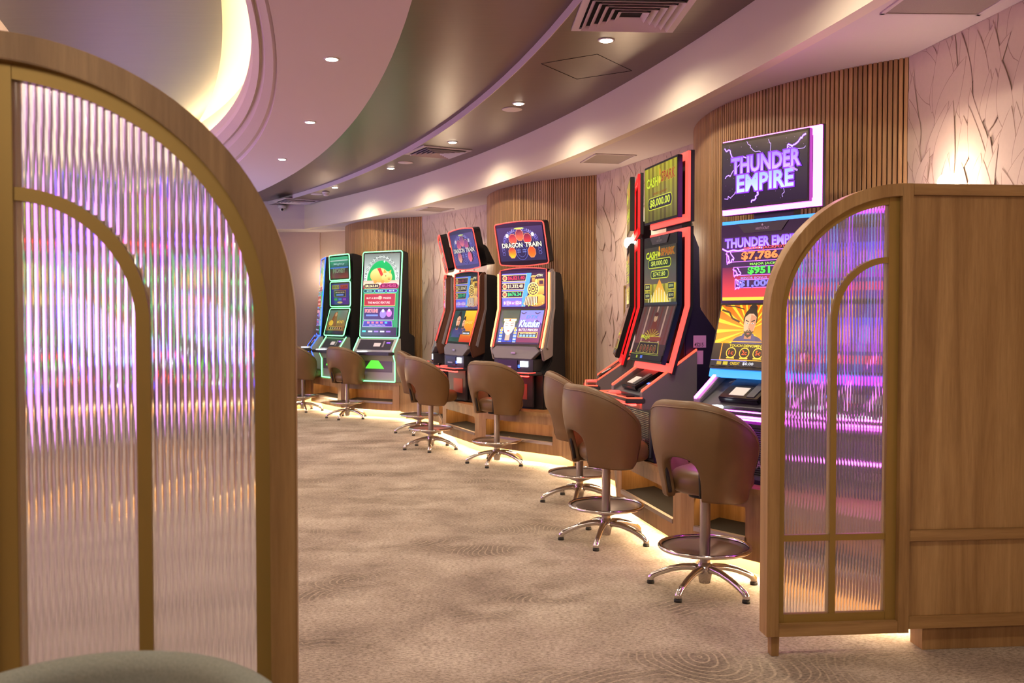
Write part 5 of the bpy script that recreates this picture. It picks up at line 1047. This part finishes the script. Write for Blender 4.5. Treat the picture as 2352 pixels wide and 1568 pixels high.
# ================================================================= stools (local: forward +y)
def make_stool():
    t = thing('bar_stool', '', 'stool', (0, 0, 0), 0, 'taupe swivel stools in front of the machines')
    TM = 122.0; fine = sorted(set([round(x, 2) for x in [-TM + 2 * TM * k / 48 for k in range(49)] + [s * q for s in (-1, 1) for q in (22, 24.5, 26, 27, 27.7, 28.0, 28.4, 29.5)]]))
    def H(p):
        x = max(0, min(1, (abs(p) - 12) / (TM - 12))); return 1.055 - 0.30 * x ** 2.1 - (0.09 * max(0, (abs(p) - 108) / 14) ** 2)
    def B(p):
        b = 0.50 + (0.03 * (1 - min(1, abs(p) / 90.0)))
        if abs(p) < 28.05: b += 0.225 * (max(0.0, 1 - (abs(p) / 28.05) ** 3.2)) ** (1 / 3.2)
        b += 0.05 * max(0, (abs(p) - 108) / 14) ** 2
        return b
    def R(z):
        x = max(0, min(1, (z - 0.48) / 0.42)); return 0.232 + 0.072 * (x * x * (3 - 2 * x)) - (0.012 * max(0, (z - 0.95) / 0.1))
    rows = []; top = []
    for p in fine:
        q = rad(p); h, b = H(p), B(p); th = 0.052
        def pt(r, z): return (r * math.sin(q), -r * math.cos(q) * 0.96, z)
        col = []
        for k in range(9): z = b + 0.012 + (h - 0.03 - b - 0.012) * k / 8; col.append(pt(R(z), z))
        for k in range(1, 6): g = PI * k / 6; col.append(pt(R(h) - th / 2 + th / 2 * math.cos(g), h - 0.028 + 0.028 * math.sin(g)))
        for k in range(7): z = h - 0.03 - (h - 0.03 - b - 0.012) * k / 6; col.append(pt(R(z) - th, z))
        col.append(pt(R(b) - th + .008, b + 0.002)); col.append(pt(R(b) - .008, b))
        rows.append(col); top.append(pt(R(h - .034) + 0.0005, h - 0.036))
    m = MB(); m.grid(rows, close_u=True); m.face(rows[0][::-1]); m.face(rows[-1]); bk = m.build('backrest', 'leather', t)
    m = MB(); m.tube(top, 0.0035, 6); m.build('piping', 'leather', bk)
    for s in (-1, 1):
        m = MB(); P = []
        for z in (0.545, 0.60, 0.65, 0.69): q = rad(s * 27.0); P.append(((R(z) - .02) * math.sin(q), -(R(z) - .02) * math.cos(q) * .96, z))
        m.tube(P, 0.011, 6); m.build('stitched_edge', 'stitch', bk)
    rows = []
    for k in range(14):
        g = PI * k / 13; z = 0.595 - 0.068 * math.cos(g); s = math.sin(g) ** 0.28 if 0 < k < 13 else 0.02
        rows.append([(s * 0.205 * math.copysign(abs(math.cos(2 * PI * j / 32)) ** 0.8, math.cos(2 * PI * j / 32)), 0.065 + s * 0.235 * math.copysign(abs(math.sin(2 * PI * j / 32)) ** 0.8, math.sin(2 * PI * j / 32)), z + (0.006 if k > 6 else 0)) for j in range(32)])
    m = MB(); m.grid(rows, close_u=True); m.build('seat', 'leather', t)
    m = MB(); m.lathe([(0.0001, .53), (0.09, .53), (0.09, .512), (0.04, .505), (0.0001, .505)], 20); m.build('swivel_plate', 'matt_black', t)
    m = MB(); m.lathe([(0.029, .10), (0.029, .51)], 20); m.build('post', 'steel', t)
    m = MB(); m.lathe([(0.0001, .03), (0.03, .035), (.036, .07), (.046, .10), (.044, .125), (.032, .145), (.0295, .15)], 20); hub = m.build('hub', 'chrome', t)
    m = MB(); m.tube([(0.245 * math.cos(2 * PI * k / 48), 0.245 * math.sin(2 * PI * k / 48), .235) for k in range(48)], 0.0115, 10, closed=True); fr = m.build('foot_ring', 'chrome', t)
    m = MB(); m.lathe([(0.030, .165), (0.05, .172), (0.11, .195), (0.19, .222), (0.236, .231), (0.19, .226), (0.11, .199), (0.05, .176), (.030, .169)], 36); m.build('ring_dish', 'dish', fr)
    return t
stool = make_stool(); leg_m = MB()
P = [(0.02, 0, .105), (0.06, 0, .118), (0.12, 0, .112), (0.19, 0, .093), (0.25, 0, .068), (0.285, 0, .05), (0.30, 0, .034), (0.301, 0, .018)]
leg_m.tube(P, [.022, .021, .019, .0175, .017, .018, .019, .019], 10); leg_me = leg_m.mesh('leg', 'chrome')
gl = MB(); gl.lathe([(0.0001, 0), (.021, 0), (.021, .014), (.017, .018), (0.0001, .018)], 14); gl_me = gl.mesh('glide', 'rubber')
for k in range(5):
    l = bpy.data.objects.new('leg', leg_me); COL.objects.link(l); l.parent = stool; l.rotation_euler = (0, 0, rad(72 * k + 12))
    g = bpy.data.objects.new('glide', gl_me); COL.objects.link(g); g.parent = l; g.location = (.301, 0, 0)
spots = [(1.06, 4.99, 44, 15, 'taupe stool nearest the viewer, in front of the magenta-lit machine'),
         (0.63, 6.09, 24, 36, 'taupe stool with purple light on its side, in front of the red-lit machine'),
         (0.547, 7.36, 0, 42, 'taupe stool mostly hidden behind the purple-lit stool'),
         (-0.154, 9.26, 54, 36, 'taupe stool in front of the machine with the pale crowned face'),
         (-0.916, 10.29, 28, 56, 'taupe stool standing alone with its seat to the right, before the two-faces machine'),
         (-1.19, 11.70, 5, 46, 'taupe stool half hidden behind the stool of the two-faces machine'),
         (-2.42, 13.40, 55, 40, 'taupe stool in front of the green-edged machines, left of the golden pig'),
         (-3.30, 14.40, 40, 4, 'taupe stool half cut off by the left arched frame')]
for i, (x, y, a, lr, lab) in enumerate(spots):
    s = stool if i == 0 else dup(stool, lab)
    rz = a - 90
    for k, l in enumerate(sorted([c for c in s.children if c.name.startswith('leg')], key=lambda c: c.name)): l.rotation_euler = (0, 0, rad(72 * k + lr - rz))
    s['label'] = lab; s.location = (x, y, 0); s.rotation_euler = (0, 0, rad(a - 90))

# ================================================================= arched screens with reeded glass
def arched_screen(lab, P0, X, top, flip):
    t = thing('arched_partition', lab, 'partition', (P0[0], P0[1], 0), math.atan2(X[1], X[0]), 'arched oak screens with reeded glass')
    sg = -1.0 if flip else 1.0            # local: u = x, outward (viewer) side = -y * sg
    F = Frame((0, 0, 0)); F.W = Vector((0, -sg, 0)); zc = 1.48; ZB = 0.092
    def path(ins, n=26, end=0.60):
        rx, rz = 0.62 - ins, top - zc - ins
        P = [(ins, ZB), (ins, 0.6), (ins, 1.1), (ins, zc)]
        for k in range(1, n + 1):
            q = PI - PI / 2 * k / n; u = 0.62 + rx * math.cos(q); v = zc + rz * math.sin(q)
            if u > end: break
            P.append((u, v))
        q = math.acos(max(-1, (end - 0.62) / rx)); P.append((end, zc + rz * math.sin(q))); return P
    def hoop(i0, i1, w0, w1, name, m, end=0.60, bevel=0.0):
        A, B = path(i0, end=end), path(i1, end=end); n = min(len(A), len(B)); A = A[:n - 1] + [A[-1]]; B = B[:n - 1] + [B[-1]]
        mb = MB(); mb.grid([[F.p(u, v, w1) for u, v in A], [F.p(u, v, w1) for u, v in B], [F.p(u, v, w0) for u, v in B], [F.p(u, v, w0) for u, v in A]], close_v=True, smooth=False)
        for k in (0, -1): mb.face([F.p(*A[k], w1), F.p(*B[k], w1), F.p(*B[k], w0), F.p(*A[k], w0)])
        return mb.build(name, m, t, bevel)
    hoop(0.0, 0.055, -0.09, 0.0, 'arch_frame', 'oak', bevel=0.002)
    m = MB(); frame_box(m, F, 0.60, 0.65, ZB, top, -0.09, 0.002); m.build('post', 'oak', t, 0.0015)
    m = MB(); frame_box(m, F, 0.055, 0.60, ZB, 0.145, -0.09, 0.0); m.build('bottom_rail', 'oak_x', t, 0.0015)
    hoop(0.055, 0.086, -0.06, -0.028, 'brass_hoop', 'gold')
    m = MB(); frame_box(m, F, 0.552, 0.60, 0.145, top - 0.056, -0.06, -0.026); m.build('brass_upright', 'gold', t, 0.001)
    m = MB(); frame_box(m, F, 0.086, 0.552, 0.145, 0.181, -0.06, -0.028); m.build('brass_sill', 'gold', t, 0.001)
    # inner arch and glazing bars
    m = MB(); A = []; Bq = []
    for (rx, rz, L) in ((0.264, 0.28, A), (0.237, 0.253, Bq)):
        L += [(0.56 - rx, 0.181), (0.56 - rx, 1.0), (0.56 - rx, zc)] + [(0.56 + rx * math.cos(PI - PI / 2 * k / 20), zc + rz * math.sin(PI - PI / 2 * k / 20)) for k in range(1, 21)]
    m.grid([[F.p(u, v, -.030) for u, v in A], [F.p(u, v, -.030) for u, v in Bq], [F.p(u, v, -.058) for u, v in Bq], [F.p(u, v, -.058) for u, v in A]], close_v=True, smooth=False); m.build('inner_arch_bar', 'gold', t)
    m = MB(); frame_box(m, F, 0.086, 0.552, 0.505, 0.532, -.058, -.031); m.build('glazing_bar', 'gold', t, 0.001)
    # reeded pane, ribs on the viewer side
    pitch, dep, ns = 0.0143, 0.0044, 10; u = 0.07; F_, B_ = [], []
    def vt(u):
        x = (u - 0.62) / (0.62 - 0.075); return zc + (top - zc - 0.075) * math.sqrt(max(0.0, 1 - x * x)) if u < 0.62 else top - 0.07
    us = []
    while u < 0.565:
        for k in range(ns): us.append((u + pitch * (0.5 - 0.5 * math.cos(PI * k / ns)), 0.5 - 0.5 * math.cos(PI * k / ns)))
        u += pitch
    rows = [[], [], [], []]
    for uu, ph in us:
        if uu < 0.078: continue
        w = -0.046 + math.sqrt(0.0080 ** 2 - ((ph - 0.5) * pitch) ** 2) - (0.0080 - dep); v1 = vt(uu)
        rows[0].append(F.p(uu, 0.17, w)); rows[1].append(F.p(uu, v1, w)); rows[2].append(F.p(uu, v1, -0.050)); rows[3].append(F.p(uu, 0.17, -0.050))
    mb = MB(); i = 0; C_ = len(rows[0]); mb.grid(rows, close_v=True, smooth=False)
    mb.face([rows[k][0] for k in range(4)]); mb.face([rows[k][-1] for k in range(4)][::-1])
    mb.build('reeded_glass', 'glass', t)
    m = MB(); m.extrude([F.p(0.03, 0.0, -0.02), F.p(0.064, 0.0, -0.02), F.p(0.066, ZB, -0.02), F.p(0.028, ZB, -0.02)], F.W * -0.045); m.build('foot', 'oak', t, 0.002)
    return t
aR = arched_screen('quarter-arch oak screen with purple-glowing reeded glass on the right', (1.115, 3.965), (0.9957, 0.093), 2.08, False)
aL = arched_screen('large blurred quarter-arch oak screen with reeded glass at the left edge', (-0.457, 1.93), (-0.98, -0.2), 2.065, True)
# oak panelled cabinet right of the arch
t = thing('panelled_cabinet', 'oak cabinet back with inset panels and rails, right of the arched screen', 'cabinet', (1.115, 3.965, 0), math.atan2(0.093, 0.9957))
F = Frame((0, 0, 0)); UE = 1.345
def fb(name, u0, u1, v0, v1, w0, w1, mt, bv=0.0015):
    m = MB(); frame_box(m, F, u0, u1, v0, v1, w0, w1); return m.build(name, mt, t, bv)
fb('top_rail', 0.651, UE, 2.03, 2.08, -0.09, 0.0, 'oak_x'); fb('middle_rail', 0.651, UE, 0.50, 0.548, -0.09, 0.0, 'oak_x'); fb('bottom_rail', 0.651, UE, 0.108, 0.162, -0.09, 0.0, 'oak_x')
fb('upper_panel', 0.651, UE, 0.548, 2.03, -0.05, -0.016, 'oak'); fb('lower_panel', 0.651, UE, 0.162, 0.50, -0.05, -0.016, 'oak')
fb('body', 0.66, UE, 0.11, 2.075, -0.15, -0.091, 'oak'); fb('base', 0.735, UE, 0.0, 0.108, -0.14, -0.035, 'plinth')
# second half of the left screen, out of frame
t = thing('panelled_cabinet', 'oak panel continuing the left arched screen beyond the picture edge', 'cabinet', (-0.457, 1.93, 0), math.atan2(-0.2, -0.98))
F = Frame((0, 0, 0)); F.W = Vector((0, 1, 0))
fb('frame', 0.651, 1.25, 2.01, 2.065, -0.09, 0.0, 'oak_x'); fb('panel', 0.651, 1.25, 0.10, 2.01, -0.05, -0.016, 'oak'); fb('base', 0.70, 1.25, 0.0, 0.10, -0.09, -0.02, 'plinth')

# grey felt tub chair in the lower left corner
t = thing('tub_chair', 'grey felt tub chair back, blurred in the lower left corner', 'chair', (-0.585, 1.17, 0), 0)
rows = []
for k in range(49):
    q = rad(-25 + 230 * k / 48); h = 0.965 - 0.07 * (abs(k - 24) / 24.0) ** 2.5; r = 0.30
    def pt(rr, z): return (rr * math.cos(q), rr * math.sin(q), z)
    col = [pt(r - .02, .36), pt(r, .6), pt(r + .004, h - .03)] + [pt(r - .027 + .031 * math.cos(PI * j / 8), h - .03 + .03 * math.sin(PI * j / 8)) for j in range(1, 8)] + [pt(r - .058, h - .03), pt(r - .06, .6), pt(r - .07, .36)]
    rows.append(col)
m = MB(); m.grid(rows, close_u=True); m.face(rows[0]); m.face(rows[-1]); m.build('backrest', 'felt', t)
m = MB(); m.lathe([(0.0001, .34), (.21, .34), (.225, .38), (.225, .45), (.2, .475), (0.0001, .48)], 36); m.build('seat', 'felt', t)
for k in range(4):
    q = rad(45 + 90 * k); m = MB(); m.tube([(.15 * math.cos(q), .15 * math.sin(q), .35), (.2 * math.cos(q), .2 * math.sin(q), 0.0)], [.016, .011], 10); m.build('leg', 'oak', t)

# machines added on the far side to give colour through the left reeded glass
def simple_plinth(x, y, w, d, rz, lab):
    t = thing('machine_plinth', lab, 'plinth', (x, y, 0), rz, 'oak plinths under the machines')
    MB().box(-w, w, -d, d, .12, ZP).build('carcass', 'plinth', t, .004); MB().box(-w + .06, w - .06, -d + .06, d - .06, 0, .12).build('toe_kick', 'gold_kick', t); MB().box(-w + .04, w - .04, -d + .035, -d + .05, .105, .117).build('light_strip', 'led_warm', t)
simple_plinth(-5.15, 14.75, 1.75, 0.42, rad(10), 'oak plinth behind the reeded glass at the far end')
tower_machine('added green-edged slot machine behind the left reeded glass, right of its group', (-4.15, 14.75, ZP), 100, 'single', w=.34, arts=(art_pig,), dims=(.8,))
tower_machine('added green-edged slot machine behind the left reeded glass, middle of its group', (-5.15, 14.6, ZP), 100, 'triple', w=.34, arts=(art_money_top, art_money_mid, art_money_low))
tower_machine('added blue-edged slot machine behind the left reeded glass, left of its group', (-6.15, 14.4, ZP), 100, 'single', edge='led_violet', w=.34, arts=(art_pig,), belly='led_violet')
simple_plinth(-3.62, 7.4, 0.95, 0.42, rad(90), 'oak plinth behind the reeded glass, nearer the viewer')
halo_machine('added violet-haloed slot machine behind the left reeded glass, nearer one', (-3.55, 6.9, ZP), 165, 'led_violet', 'led_violet', 'led_blue', TH)
halo_machine('added red-haloed slot machine behind the left reeded glass, farther one', (-3.6, 7.9, ZP), 165, 'led_red', 'led_coral', 'led_red', CA)
